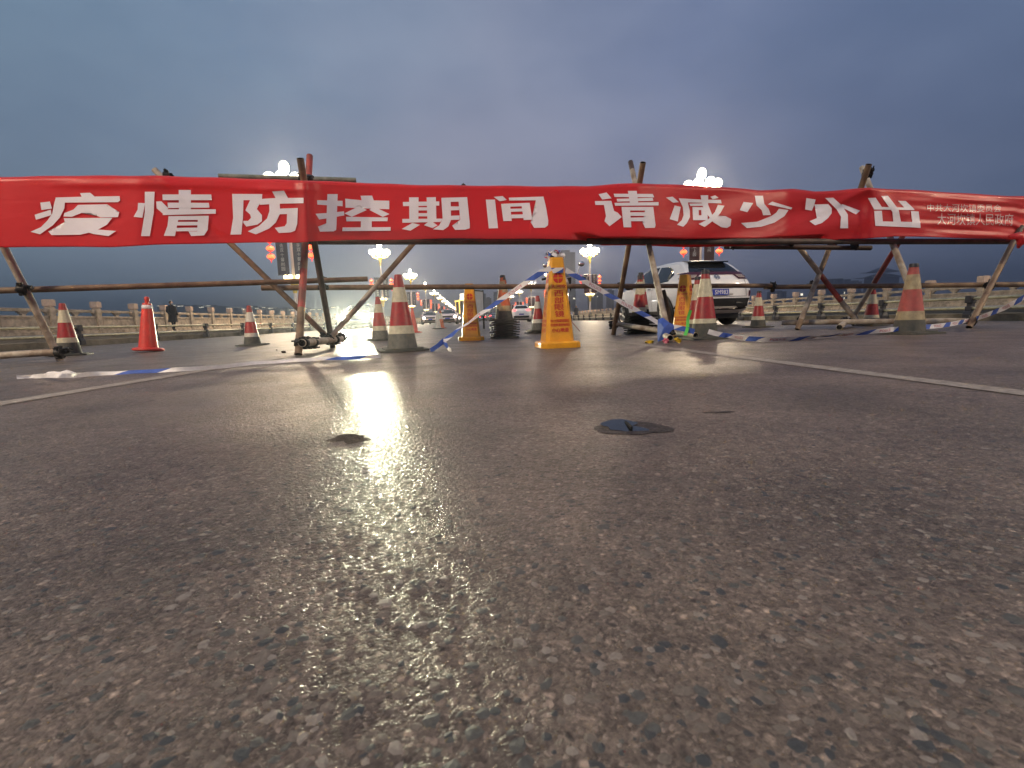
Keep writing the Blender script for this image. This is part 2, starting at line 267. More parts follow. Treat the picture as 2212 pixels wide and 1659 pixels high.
# ------------------------------------------------------------------ mesh builder
class MB:
    def __init__(s): s.v = []; s.f = []; s.m = []
    def add(s, vs, fs, mi=0):
        o = len(s.v); s.v += [tuple(v) for v in vs]; s.f += [tuple(i+o for i in f) for f in fs]; s.m += [mi]*len(fs); return s
    def box(s, x0, x1, y0, y1, z0, z1, mi=0, mtx=None):
        vs = [Vector(p) for p in ((x0, y0, z0), (x1, y0, z0), (x1, y1, z0), (x0, y1, z0), (x0, y0, z1), (x1, y0, z1), (x1, y1, z1), (x0, y1, z1))]
        if mtx: vs = [mtx @ v for v in vs]
        return s.add(vs, [(0, 3, 2, 1), (4, 5, 6, 7), (0, 1, 5, 4), (1, 2, 6, 5), (2, 3, 7, 6), (3, 0, 4, 7)], mi)
    def tube(s, pts, r, n=12, mi=0, cap=True, mis=None):
        pts = [Vector(p) for p in pts]; rs = r if isinstance(r, (list, tuple)) else [r]*len(pts)
        rings = []; ref = None
        for i, p in enumerate(pts):
            d = (pts[min(i+1, len(pts)-1)] - pts[max(i-1, 0)]).normalized()
            if ref is None: ref = d.orthogonal().normalized()
            a = (ref - d*ref.dot(d)).normalized(); ref = a; b = d.cross(a)
            rings.append([p + (a*math.cos(2*math.pi*k/n) + b*math.sin(2*math.pi*k/n))*rs[i] for k in range(n)])
        vs = [v for q in rings for v in q]; o = len(s.v); s.v += [tuple(v) for v in vs]
        for i in range(len(pts)-1):
            for k in range(n):
                s.f.append((o+i*n+k, o+i*n+(k+1) % n, o+(i+1)*n+(k+1) % n, o+(i+1)*n+k)); s.m.append(mis[i] if mis else mi)
        if cap:
            s.f.append(tuple(o+k for k in range(n))[::-1]); s.m.append(mi if not mis else mis[0])
            s.f.append(tuple(o+(len(pts)-1)*n+k for k in range(n))); s.m.append(mi if not mis else mis[-1])
        return s
    def lathe(s, prof, n=24, c=(0, 0, 0), mi=0, mis=None, axis='z', a0=0):
        c = Vector(c); o = len(s.v)
        for (r, z) in prof:
            for k in range(n):
                t = 2*math.pi*k/n+a0; p = (r*math.cos(t), r*math.sin(t), z)
                if axis == 'y': p = (p[0], z, p[1])
                if axis == 'x': p = (z, p[0], p[1])
                s.v.append(tuple(c+Vector(p)))
        for i in range(len(prof)-1):
            for k in range(n):
                s.f.append((o+i*n+k, o+i*n+(k+1) % n, o+(i+1)*n+(k+1) % n, o+(i+1)*n+k)); s.m.append(mis[i] if mis else mi)
        return s
    def sphere(s, c, r, n=12, m=8, mi=0, sc=(1, 1, 1)):
        prof = [(max(1e-4, r*math.sin(math.pi*i/m)), -r*math.cos(math.pi*i/m)) for i in range(m+1)]
        o = len(s.v); s.lathe(prof, n, (0, 0, 0), mi)
        for i in range(o, len(s.v)):
            v = s.v[i]; s.v[i] = (c[0]+v[0]*sc[0], c[1]+v[1]*sc[1], c[2]+v[2]*sc[2])
        return s
    def build(s, name, mats, parent=None, smooth=False, world=False, bevel=0, angle=None):
        me = bpy.data.meshes.new(name); me.from_pydata(s.v, [], s.f)
        if not isinstance(mats, (list, tuple)): mats = [mats]
        for m in mats: me.materials.append(m)
        if len(mats) > 1: me.polygons.foreach_set('material_index', s.m)
        if smooth: me.polygons.foreach_set('use_smooth', [True]*len(me.polygons))
        me.update()
        bm = bmesh.new(); bm.from_mesh(me); bmesh.ops.recalc_face_normals(bm, faces=bm.faces)
        if bevel: bmesh.ops.bevel(bm, geom=[e for e in bm.edges if e.calc_face_angle(0) > .5], offset=bevel, segments=2, affect='EDGES', profile=.6)
        bm.to_mesh(me); bm.free()
        if smooth and angle: me.set_sharp_from_angle(angle=R(angle))
        o = bpy.data.objects.new(name, me); COL.objects.link(o)
        if parent is not None:
            o.parent = parent
            if world: o.matrix_local = parent.matrix_basis.inverted()
        return o

def tag(o, label=None, cat=None, group=None, kind=None):
    if label: o['label'] = label
    if cat: o['category'] = cat
    if group: o['group'] = group
    if kind: o['kind'] = kind
    return o
def thing(name, label, cat, loc=(0, 0, 0), rz=0, group=None):
    o = bpy.data.objects.new(name, None); COL.objects.link(o); o.empty_display_size = .1
    o.matrix_basis = Matrix.Translation(Vector(loc)) @ Matrix.Rotation(rz, 4, 'Z')
    return tag(o, label, cat, group)
def copy_tree(o, parent=None):
    c = o.copy(); COL.objects.link(c)
    if parent is not None: c.parent = parent
    for ch in o.children: copy_tree(ch, c)
    return c
def dup(o, loc, rz=0, label=None, group=None, scale=None, tilt=None):
    c = copy_tree(o)
    m = Matrix.Translation(Vector(loc)) @ Matrix.Rotation(rz, 4, 'Z')
    if tilt: m = m @ Matrix.Rotation(tilt[0], 4, 'X') @ Matrix.Rotation(tilt[1], 4, 'Y')
    if scale: m = m @ Matrix.Diagonal((scale[0], scale[1], scale[2], 1))
    c.matrix_basis = m
    if label: c['label'] = label
    if group: c['group'] = group
    return c

def dice(polys, step, mapper, name, mats, parent=None, world=True, mis=None, ystep=None, smooth=True):
    "cut flat 2D polygons by a grid and lay them on a surface"
    bm = bmesh.new(); ystep = ystep or step
    for pi, poly in enumerate(polys):
        vs = [bm.verts.new((x, y, 0)) for x, y in poly]
        try: f = bm.faces.new(vs)
        except ValueError: continue
        f.material_index = mis[pi] if mis else 0
        # remember the layer in z
        for v in vs: v.co.z = pi*1e-3
    bmesh.ops.triangulate(bm, faces=bm.faces[:])
    xs = [v.co.x for v in bm.verts]; ys = [v.co.y for v in bm.verts]
    def cuts(a, b, st): 
        k = math.ceil(a/st); r = []
        while k*st < b: r.append(k*st); k += 1
        return r
    for cx in cuts(min(xs), max(xs), step):
        bmesh.ops.bisect_plane(bm, geom=bm.verts[:]+bm.edges[:]+bm.faces[:], plane_co=(cx, 0, 0), plane_no=(1, 0, 0))
    for cyy in cuts(min(ys), max(ys), ystep):
        bmesh.ops.bisect_plane(bm, geom=bm.verts[:]+bm.edges[:]+bm.faces[:], plane_co=(0, cyy, 0), plane_no=(0, 1, 0))
    for v in bm.verts:
        v.co = mapper(v.co.x, v.co.y, round(v.co.z*1e3))
    me = bpy.data.meshes.new(name); bm.to_mesh(me); bm.free()
    if not isinstance(mats, (list, tuple)): mats = [mats]
    for m in mats: me.materials.append(m)
    if smooth: me.polygons.foreach_set('use_smooth', [True]*len(me.polygons))
    o = bpy.data.objects.new(name, me); COL.objects.link(o)
    if parent is not None:
        o.parent = parent
        if world: o.matrix_local = parent.matrix_basis.inverted()
    return o

_tc = {}
def text_tris(s, size=1.0):
    "flat print: triangles of a line of text, centred, cap height about size"
    if s not in _tc:
        c = bpy.data.curves.new('tmp', 'FONT'); c.body = s; c.align_x = 'CENTER'; c.align_y = 'CENTER'; c.resolution_u = 2
        o = bpy.data.objects.new('tmp', c); COL.objects.link(o)
        dg = bpy.context.evaluated_depsgraph_get(); me = bpy.data.meshes.new_from_object(o.evaluated_get(dg))
        me.calc_loop_triangles()
        vs = np.array([v.co[:] for v in me.vertices])
        tr = [tuple(t.vertices) for t in me.loop_triangles]
        bpy.data.objects.remove(o); bpy.data.curves.remove(c); bpy.data.meshes.remove(me)
        lo = vs.min(0); hi = vs.max(0)
        _tc[s] = (vs, tr, lo, hi)
    return _tc[s]
def text_mesh(name, s, m, parent, box, mapper, world=False, thick=0):
    "text stretched into box (u0,u1,v0,v1) and laid on a surface by mapper(u, v)"
    vs, tr, lo, hi = text_tris(s)
    u0, u1, v0, v1 = box
    P2 = [((v[0]-lo[0])/(hi[0]-lo[0])*(u1-u0)+u0, (v[1]-lo[1])/(hi[1]-lo[1])*(v1-v0)+v0) for v in vs]
    b = MB(); b.add([mapper(u, v) for u, v in P2], tr)
    me = bpy.data.meshes.new(name); me.from_pydata(b.v, [], b.f); me.materials.append(m)
    o = bpy.data.objects.new(name, me); COL.objects.link(o)
    if parent is not None:
        o.parent = parent
        if world: o.matrix_local = parent.matrix_basis.inverted()
    return o

# ------------------------------------------------------------------ the road and the bridge deck
RD = Vector((-.0812, .9967, 0)).normalized(); RN = Vector((RD.y, -RD.x, 0))
def RP(s, t, z=0): return RD*s + RN*t + Vector((0, 0, z))
TL, TR = -18.5, 24.0          # balustrade lines
KL, KR = -8.7, 9.45           # kerb lines
def strip(name, t0, t1, z, m, s0=-70, s1=1150, seg=40, kind='structure'):
    b = MB(); 
    ss = [s0+(s1-s0)*(i/seg)**2 for i in range(seg+1)]
    vs = []; 
    for s in ss: vs += [RP(s, t0, z), RP(s, t1, z)]
    b.add(vs, [(2*i, 2*i+1, 2*i+3, 2*i+2) for i in range(seg)])
    o = b.build(name, m); tag(o, kind=kind); return o
o = strip('road', KL, KR, 0, M['asphalt']); o['label'] = 'worn brownish grey asphalt road across the bridge'
def slab(name, t0, t1, z0, z1, m, s0=-70, s1=1150):
    b = MB(); vs = [RP(s0, t0, z0), RP(s0, t1, z0), RP(s1, t1, z0), RP(s1, t0, z0), RP(s0, t0, z1), RP(s0, t1, z1), RP(s1, t1, z1), RP(s1, t0, z1)]
    b.add(vs, [(0, 3, 2, 1), (4, 5, 6, 7), (0, 1, 5, 4), (1, 2, 6, 5), (2, 3, 7, 6), (3, 0, 4, 7)]); o = b.build(name, m); tag(o, kind='structure'); return o
slab('kerb_left', KL-.35, KL, -.3, .13, M['concrete']); slab('kerb_right', KR, KR+.35, -.3, .13, M['concrete'])
slab('pavement_left', TL-.4, KL-.36, -.5, .24, M['paving']); slab('pavement_right', KR+.36, TR+.4, -.5, .24, M['paving'])
slab('bridge_deck', TL-.5, TR+.5, -1.6, -.51, M['concrete'])
# kerb stones joints on the near kerbs: individual kerb blocks
kb_parent = {}
def lane_line(t, s0, s1, w=.105, segs=1):
    b = MB(); n = max(2, int((s1-s0)/.25)); rr = random.Random(int(t*10)+int(s0)); vs = []
    for i in range(n+1):
        s = s0+(s1-s0)*i/n; a = rr.uniform(-.006, .006); c = rr.uniform(-.006, .006)
        vs += [RP(s, t-w/2+a, .003), RP(s, t+w/2+c, .003)]
    b.add(vs, [(2*i, 2*i+1, 2*i+3, 2*i+2) for i in range(n)]); o = b.build('lane_line', M['line']); tag(o, kind='structure'); return o
gl0, gl1 = G(0, 873), G(460, 797); gr0, gr1 = G(2212, 850), G(1330, 738)
def lat(p): return p.dot(RN)
def lon(p): return p.dot(RD)
def ground_line(a, b, w, ext0, ext1):
    d = (b-a).normalized(); n = Vector((d.y, -d.x, 0)); q0 = a-d*ext0; q1 = b+d*ext1; nseg = int((q1-q0).length/.2); mb = MB(); vs = []; rr = random.Random(3)
    for i in range(nseg+1):
        p = q0+(q1-q0)*i/nseg
        vs += [p-n*(w/2+rr.uniform(-.005, .005))+Vector((0, 0, .003)), p+n*(w/2+rr.uniform(-.005, .005))+Vector((0, 0, .003))]
    mb.add(vs, [(2*i, 2*i+1, 2*i+3, 2*i+2) for i in range(nseg)]); o = mb.build('lane_line', M['line']); tag(o, kind='structure')
ground_line(gl0, gl1, .13, 2.0, 1.6); ground_line(gr0, gr1, .11, 2.0, .5)
for k in range(12): lane_line(-2.3, 14+k*14, 20+k*14, .14); lane_line(1.7, 12+k*14, 18+k*14, .14)

def ground_blob(name, x, y, rx_, ry_, m, z, seed, n=40, rough=.25, kind='structure'):
    c = G(x, y); rr = random.Random(seed); ph = [rr.uniform(0, 6.28) for _ in range(6)]
    vs = [Vector((c.x, c.y, z))]
    for k in range(n):
        t = 2*math.pi*k/n; f = 1+sum(rough/(j+1.5)*math.sin((j+2)*t+ph[j]) for j in range(6))
        vs.append(Vector((c.x+rx_*f*math.cos(t), c.y+ry_*f*math.sin(t), z)))
    b = MB(); b.add(vs, [(0, 1+k, 1+(k+1) % n) for k in range(n)]); o = b.build(name, m); tag(o, kind=kind); return o, c
b1, PUD = ground_blob('damp_patch', 1366, 925, .088, .085, M['damp'], .0015, 3, rough=.18)
pud, pc = ground_blob('puddle', 1345, 924, .055, .05, M['water_film'], .0035, 5, rough=.35)
for v in pud.data.vertices: v.co.z = .0062+(v.co.y-pc.y)*.10  # surface tipped towards the viewer, shaped to mirror sky above the red banner
ground_blob('damp_patch', 1553, 891, .042, .012, M['damp'], .0015, 8)
b1, PA = ground_blob('tar_patch', 755, 948, .05, .05, M['tar'], .0012, 11, rough=.35)
# stone leaf-like piece lying in the puddle
pz = G(1362, 925); b = MB(); b.box(pz.x-.007, pz.x-.001, pz.y-.03, pz.y+.038, .004, .0115); o = b.build('metal_strip', M['bore'])
tag(o, 'small dark strip lying across the puddle in the road', 'strip')

# loose aggregate standing proud of the binder near the camera: stuff
def aggregate():
    rr = np.random.RandomState(5)
    base = [(1, 0, 0), (.5, .87, 0), (-.5, .87, 0), (-1, 0, 0), (-.5, -.87, 0), (.5, -.87, 0), (.45, .1, 1), (0, .5, .95), (-.5, .05, 1), (-.05, -.45, .9)]
    fac = [(0, 1, 6), (1, 7, 6), (1, 2, 7), (2, 8, 7), (2, 3, 8), (3, 4, 8), (4, 9, 8), (4, 5, 9), (5, 6, 9), (5, 0, 6), (6, 7, 8), (6, 8, 9)]
    base = np.array(base); V = []; F = []; MI = []; cnt = 0
    def put(n, y0, y1, rmin, rmax, pw):
        nonlocal cnt
        for i in range(n):
            y = y0*(y1/y0)**rr.rand(); xw = y*1.25+.35; x = rr.uniform(-xw, xw)
            if (x-PUD.x)**2+(y-PUD.y)**2 < .078**2 or (x-PA.x)**2+(y-PA.y)**2 < .05**2: continue
            r = rmin+(rmax-rmin)*rr.rand()**pw
            jit = base*(1+rr.uniform(-.28, .28, base.shape)); a = rr.uniform(0, 6.28); el = rr.uniform(.55, 1.0)
            vx = jit[:, 0]*r; vy = jit[:, 1]*r*el; vz = jit[:, 2]*min(.0011, r*.20)*rr.uniform(.4, 1.0)
            tx = rr.uniform(-.12, .12); vz = vz + vx*tx*(jit[:, 2] > .3)
            X = x+vx*math.cos(a)-vy*math.sin(a); Y = y+vx*math.sin(a)+vy*math.cos(a)
            V.append(np.stack([X, Y, vz-.0003], 1)); F.extend([(p+cnt, q+cnt, s+cnt) for p, q, s in fac]); cnt += 10
            u = rr.rand(); mi = 0 if u < .40 else 1 if u < .70 else 2 if u < .86 else 3
            MI.extend([mi]*12)
    put(9000, .22, 1.3, .0018, .0095, 3.0)
    put(260, .25, 1.2, .008, .0135, 1.0)
    put(14000, .5, 3.6, .0020, .0075, 2.6)
    me = bpy.data.meshes.new('asphalt_aggregate'); me.from_pydata(np.concatenate(V).tolist(), [], F)
    for k in ('stone_a', 'stone_b', 'stone_c', 'stone_d'): me.materials.append(M[k])
    me.polygons.foreach_set('material_index', MI)
    o = bpy.data.objects.new('asphalt_aggregate', me); COL.objects.link(o); tag(o, 'worn stones standing out of the asphalt in the foreground', kind='stuff')
aggregate()

# ------------------------------------------------------------------ river, far shore
b = MB(); b.add([(-3000, -800, -9), (3000, -800, -9), (3000, 5000, -9), (-3000, 5000, -9)], [(0, 1, 2, 3)]); tag(b.build('river_water', M['water']), kind='structure')
def hills(name, y0, h, seed, x0=-2600, x1=2600, n=160, base=-9):
    rr = random.Random(seed); ph = [rr.uniform(0, 6.28) for _ in range(9)]; b = MB(); vs = []
    for i in range(n+1):
        x = x0+(x1-x0)*i/n; z = h*(.45+sum(.22/(k+1)*math.sin(x*.0022*(k+1)*1.6+ph[k]) for k in range(9)))
        z = max(z, 3)
        vs += [(x, y0, base), (x, y0+180, base+z), (x, y0+500, base-1)]
    f = []
    for i in range(n): f += [(3*i, 3*i+3, 3*i+4, 3*i+1), (3*i+1, 3*i+4, 3*i+5, 3*i+2)]
    b.add(vs, f); o = b.build(name, M['hill'], smooth=True); tag(o, kind='structure')
hills('hills', 1500, 62, 4); hills('far_hills', 2400, 120, 9)
b = MB(); b.box(-2600, 2600, 1180, 1500, -9.5, -5); tag(b.build('far_bank', M['hill']), kind='structure')

# ------------------------------------------------------------------ barricade of scaffold tubes
BR = thing('scaffold_barricade', 'long barricade of rusty scaffold tubes clamped into trestles behind the red banner', 'barricade', (0, 6.0, 0))
def pole(a, b, r=.034, mats=('p_brown',), stops=(), seed=0):
    "a: b: world ends; mats bands along the tube with stops in 0..1"
    a = Vector(a); b = Vector(b); rr = random.Random(seed)
    ts = sorted(set([0, 1]+[i/6 for i in range(7)]+list(stops))); pts = []; mis = []
    d = (b-a).normalized(); nn = d.orthogonal().normalized()
    bend = rr.uniform(-.006, .006)
    for t in ts: pts.append(a+(b-a)*t+nn*bend*math.sin(math.pi*t))
    for i in range(len(ts)-1):
        m = (ts[i]+ts[i+1])/2; k = sum(1 for s in stops if s < m); mis.append(min(k, len(mats)-1))
    B = MB(); B.tube(pts, r, 16, cap=False, mis=mis)
    # open bore at both ends
    for e, s in ((a, 1), (b, -1)):
        c = [e+(nn*math.cos(2*math.pi*k/16)+d.cross(nn)*math.sin(2*math.pi*k/16))*r for k in range(16)]
        ci = [e+(p-e)*.86 for p in c]; cd = [p+d*s*.03 for p in ci]
        B.add(c+ci+cd, [(k, (k+1) % 16, 16+(k+1) % 16, 16+k) for k in range(16)], 0)
        B.add(ci+cd, [(k, (k+1) % 16, 16+(k+1) % 16, 16+k) for k in range(16)]+[tuple(range(16, 32))], len(mats))
    o = B.build('tube', [M[k] for k in mats]+[M['bore']], BR, smooth=True, world=True, angle=40)
    return o
def clamp(p, d1, d2, r=.034, off=None):
    "swivel coupler round two tubes at p"
    p = Vector(p); d1 = Vector(d1).normalized(); d2 = Vector(d2).normalized(); B = MB(); w = .03
    n = d1.cross(d2); n = n.normalized() if n.length > .05 else d1.orthogonal().normalized()
    for d, c in ((d1, p-n*r*.9), (d2, p+n*r*.9)):
        B.tube([c-d*w, c-d*w*.9, c+d*w*.9, c+d*w], [r*1.2, r*1.34, r*1.34, r*1.2], 14)
        s = d.cross(n).normalized()
        for sg in (-1, 1):
            q = c+s*sg*r*1.5; mt = Matrix((( *(s), 0), (*(d), 0), (*(n), 0), (0, 0, 0, 1))).transposed(); mt.translation = q
            B.box(-.014, .014, -w*.7, w*.7, -.016, .016, mtx=mt)
            B.tube([q-n*.055, q+n*.055], .0085, 6); B.tube([q+n*.030, q+n*.046], .016, 6)
    B.tube([p-n*.03, p+n*.03], .022, 8)
    return B.build('coupler', M['clamp'], BR, world=True)

def at(line, t): return line[0]+(line[1]-line[0])*t
def L2(x0, y0, Y0, x1, y1, Y1): return (P(x0, y0, Y0), P(x1, y1, Y1))
RG = .036
def foot(x, y): 
    g = G(x, y); return Vector((g.x, g.y, .01))
# --- left trestle (legs cross above the banner)
A1f = (P(669, 337, 6.35), foot(645, 768)); A1r = (P(648.5, 342, 5.35), foot(719, 751))
A2f = (P(1362, 350, 7.6), foot(1446, 736)); A2r = (P(1389, 351, 6.2), foot(1325, 723))
A3f = (P(1862, 362, 7.9), P(1985, 668, 6.2)); A3r = (P(1877, 355, 7.0), P(1852, 694, 8.6))
pole(*A1f, mats=('p_red', 'p_brown', 'p_red', 'p_brown'), stops=(.14, .62, .80), r=RG*1.06, seed=1)
pole(*A1r, mats=('p_brown', 'p_dark'), stops=(.3,), r=RG, seed=2)
pole(*A2f, mats=('p_dark', 'p_pale'), stops=(.06,), r=RG, seed=3)
pole(*A2r, mats=('p_brown',), r=RG, seed=4)
pole(*A3f, mats=('p_pale',), r=RG*1.05, seed=5)
A3b = (P(1877, 355, 6.6), P(1835, 480, 7.0)); pole(*A3b, mats=('p_brown',), r=RG, seed=6)
A3c = (P(1958, 500, 7.4), P(1858, 655, 8.0)); A3d = (P(1862, 650, 8.0), P(1826, 708, 8.3))
pole(P(1950, 510, 7.4), P(1836, 697, 8.35), mats=('p_red', 'p_pale'), stops=(.50,), r=RG, seed=7)
# --- left-most and right-most legs
L0 = (P(-14, 490, 4.95), foot(131, 781)); pole(*L0, mats=('p_pale',), r=.033, seed=8)
R0 = (P(2206, 490, 6.9), foot(2093, 709)); pole(*R0, mats=('p_dark', 'p_brown'), stops=(.4,), r=.034, seed=9)
# --- long diagonal braces
D1 = (P(333, 366, 6.0), P(722, 742, 6.35)); pole(*D1, mats=('p_pale', 'p_brown'), stops=(.12,), r=.034, seed=10)
D2 = (P(1003, 400, 7.4), P(703, 742, 6.25)); pole(*D2, mats=('p_dark', 'p_brown', 'p_pale'), stops=(.33, .62), r=.034, seed=11)
D3 = (P(1690, 488, 7.5), P(1850, 693, 7.7)); pole(*D3, mats=('p_pale', 'p_pale', 'p_red', 'p_pale'), stops=(.1, .50, .78), r=.038, seed=12)
D4 = (P(1806, 500, 7.75), foot(1722, 713)); pole(*D4, mats=('p_brown', 'p_pale', 'p_pale', 'p_brown'), stops=(.42, .62, .9), r=.037, seed=13)
D5 = (P(1522, 402, 7.3), P(1526, 412, 7.2))
# --- level tubes
H1 = (P(-30, 628.5, 5.05), P(794, 602.5, 6.35)); pole(*H1, mats=('p_brown',), r=.032, seed=14)
H2 = (P(565, 622, 6.35), P(1672, 617, 7.9)); pole(*H2, mats=('p_brown',), r=.035, seed=15)
H3 = (P(1650, 620, 8.0), P(2240, 614, 6.9)); pole(*H3, mats=('p_brown',), r=.037, seed=16)
HT = (P(472, 381, 5.75), P(769, 389.5, 6.3)); pole(*HT, mats=('p_green',), r=.030, seed=17)
HB = (P(668, 521, 5.95), P(2196, 521.5, 7.1)); pole(*HB, mats=('p_dark',), r=.040, seed=18)
HB2 = (P(1566, 533, 7.25), P(1881, 535.5, 7.35)); pole(*HB2, mats=('p_dark',), r=.036, seed=19)
HM = (P(-20, 770, 5.1), P(134, 760, 5.15)); pole(*HM, mats=('p_pale',), r=.036, seed=20)
# --- ground tubes
Q1 = (P(652, 741, 4.95), P(741, 731, 6.9)); pole(*Q1, mats=('p_pale',), r=.040, seed=21)
Q2 = (P(1322, 698, 7.95), P(1503, 725, 5.6)); pole(*Q2, mats=('p_pale',), r=.036, seed=22)
Q3 = (P(1689, 697, 7.85), P(2110, 693, 6.75)); pole(*Q3, mats=('p_pale',), r=.040, seed=23)
Q4 = (P(1432, 722, 5.5), P(1448, 730, 5.0)); pole(*Q4, mats=('p_pale',), r=.032, seed=24)
Q5 = (P(1813, 707, 7.0), P(1836, 688, 8.2)); pole(*Q5, mats=('p_pale',), r=.040, seed=25)
ALL = dict(A1f=A1f, A1r=A1r, A2f=A2f, A2r=A2r, A3f=A3f, L0=L0, R0=R0, D1=D1, D2=D2, D3=D3, D4=D4, H1=H1, H2=H2, H3=H3, HT=HT, HB=HB, HB2=HB2, HM=HM, Q1=Q1, Q2=Q2, Q3=Q3)
def cl(x, y, Y, a, b): clamp(P(x, y, Y), ALL[a][1]-ALL[a][0], ALL[b][1]-ALL[b][0])
cl(660, 384, 5.75, 'A1f', 'A1r'); cl(50, 624, 5.05, 'L0', 'H1'); cl(133, 760, 5.1, 'HM', 'L0')
cl(695, 606, 6.2, 'A1r', 'H1'); cl(698, 622.5, 6.35, 'A1r', 'H2'); cl(652, 741, 5.0, 'A1f', 'Q1'); cl(673, 741, 5.4, 'Q1', 'A1f')
cl(704, 729, 6.1, 'Q1', 'D2'); cl(722, 734, 6.4, 'Q1', 'A1r'); cl(736, 730, 6.8, 'Q1', 'D1')
cl(1357, 522, 6.95, 'A2r', 'HB'); cl(1340, 619, 7.55, 'A2r', 'H2'); cl(1326, 701, 7.9, 'A2r', 'Q2'); cl(1443, 714, 5.7, 'A2f', 'Q2'); cl(1440, 724, 5.5, 'Q2', 'A2f')
cl(1582, 526, 7.15, 'HB', 'HB2'); cl(1706, 524, 7.3, 'HB', 'D3'); cl(1799, 524, 7.45, 'HB', 'D4'); cl(1847, 527, 7.2, 'HB', 'HB2')
cl(1669, 620, 7.9, 'H2', 'H3'); cl(1752, 617, 7.85, 'H3', 'D4'); cl(1724, 697, 7.8, 'Q3', 'D4'); cl(1822, 694, 7.75, 'Q3', 'D3'); cl(1843, 691, 7.75, 'D3', 'Q3')
cl(2139, 615, 7.0, 'H3', 'R0'); cl(2098, 692, 6.75, 'Q3', 'R0'); cl(362, 383, 5.75, 'D1', 'HT'); cl(1875, 372, 7.1, 'A3f', 'R0')

# short dark timber standing by the stacked cones
B = MB(); a = P(1431, 627, 7.1); c = P(1446, 700, 7.1); B.tube([a, (a+c)/2+Vector((.01, 0, 0)), c], [.040, .043, .040], 6)
tag(B.build('timber_stake', M['bark'], smooth=False), 'short dark timber stake leaning behind the pale tube beside the white car', 'stake')

# ------------------------------------------------------------------ the red banner
def interp(x, pts): return float(np.interp(x, [p[0] for p in pts], [p[1] for p in pts]))
TOP = [(-40, 381), (0, 382.5), (150, 379.5), (330, 379.5), (480, 384), (560, 386.5), (640, 389), (720, 392), (800, 395.5), (880, 399), (990, 400.5), (1106, 401.5), (1200, 402.5), (1270, 402), (1320, 398), (1372, 396), (1440, 398), (1500, 401), (1560, 404), (1640, 411), (1680, 409), (1712, 408), (1760, 413.5), (1800, 411.5), (1860, 407), (1877, 405.5), (1920, 408), (1990, 411.5), (2060, 416), (2120, 420), (2180, 423), (2260, 425)]
BOT = [(-40, 536), (0, 534.5), (60, 533), (130, 534), (240, 533.5), (330, 529.5), (450, 526), (560, 524.5), (640, 524), (680, 520.5), (760, 519), (880, 517), (990, 515.5), (1106, 516), (1260, 518), (1300, 530), (1400, 531), (1480, 533.5), (1560, 533), (1640, 531), (1700, 527), (1760, 523), (1820, 517), (1880, 514), (1930, 511), (2060, 513.5), (2150, 516), (2190, 519), (2206, 530), (2260, 520)]
YB = [(-40, 4.60), (0, 4.65), (300, 4.85), (560, 5.15), (640, 5.22), (660, 5.22), (690, 5.32), (800, 5.6), (1106, 5.95), (1300, 6.1), (1376, 6.12), (1500, 6.4), (1700, 6.75), (1860, 6.68), (1880, 6.62), (1900, 6.64), (2100, 6.78), (2260, 6.95)]
def sm(e0, e1, x): t = max(0, min(1, (x-e0)/(e1-e0))); return t*t*(3-2*t)
def folds(x, v):
    "cloth relief in metres towards the viewer, v 0 at the top, 1 at the bottom"
    f = .004*math.sin(x*.021+v*2.0)+.003*math.sin(x*.043-v*3)
    f += .020*math.exp(-((v-.12)/.05)**2)*(.4+.6*math.sin(x*.004+1))*sm(60, 200, x)*(1-sm(1200, 1300, x))*.6
    # pull lines from the third trestle
    dx = (x-1877)/60.0
    for ang, amp in ((-1.7, .028), (-.75, .018), (.25, .018), (.9, .022)):
        d = (dx*.9-(v)*ang*2.2); f += amp*math.exp(-(d/.30)**2)*math.exp(-v*1.1)
    # long horizontal creases on the right end
    w = sm(1900, 2100, x)
    f += w*(.011*math.sin(v*24+x*.011)+.005*math.sin(v*41-x*.02))
    # soft draping waves between second and third trestle
    w = sm(1420, 1520, x)*(1-sm(1840, 1900, x))
    f += w*.016*math.sin(v*9.5+x*.018+.8*math.sin(x*.012))
    # crease over the first trestle and the brace behind the second letter
    f += .030*math.exp(-((x-658-8*v)/14)**2)+.012*math.exp(-((x-(345+165*v))/12)**2)*(1-sm(.8, 1, v))
    f += .016*math.exp(-((v-.16)/.05)**2)*math.exp(-((x-600)/60)**2)
    return f
def banner_pt(x, y, out=0.0):
    t = interp(x, TOP); bt = interp(x, BOT); v = (y-t)/(bt-t)
    Y = interp(x, YB)-folds(x, v)-out
    k = sm(1235, 1300, x)*(1-sm(1690, 1790, x))
    Y += k*.50*sm(.865, .90, v)
    # thin top edge rolled back
    Y += .03*sm(.04, .0, v)
    return P(x, y, Y)
BN = thing('propaganda_banner', 'long red cloth banner with big white characters tied along the scaffold tubes', 'banner', (0, 5.4, 1.2))
B = MB(); xs = [-36+i*(2250+36)/380 for i in range(381)]; NV = 44; vs = []
for x in xs:
    t = interp(x, TOP)+.5*math.sin(x*.05); bt = interp(x, BOT)+.6*math.sin(x*.031)
    for j in range(NV+1): vs.append(banner_pt(x, t+(bt-t)*j/NV))
B.add(vs, [(i*(NV+1)+j, (i+1)*(NV+1)+j, (i+1)*(NV+1)+j+1, i*(NV+1)+j+1) for i in range(380) for j in range(NV)])
cl_o = B.build('cloth', M['cloth'], BN, smooth=True, world=True)
sm_ = cl_o.modifiers.new('th', 'SOLIDIFY'); sm_.thickness = .0008; sm_.offset = -1

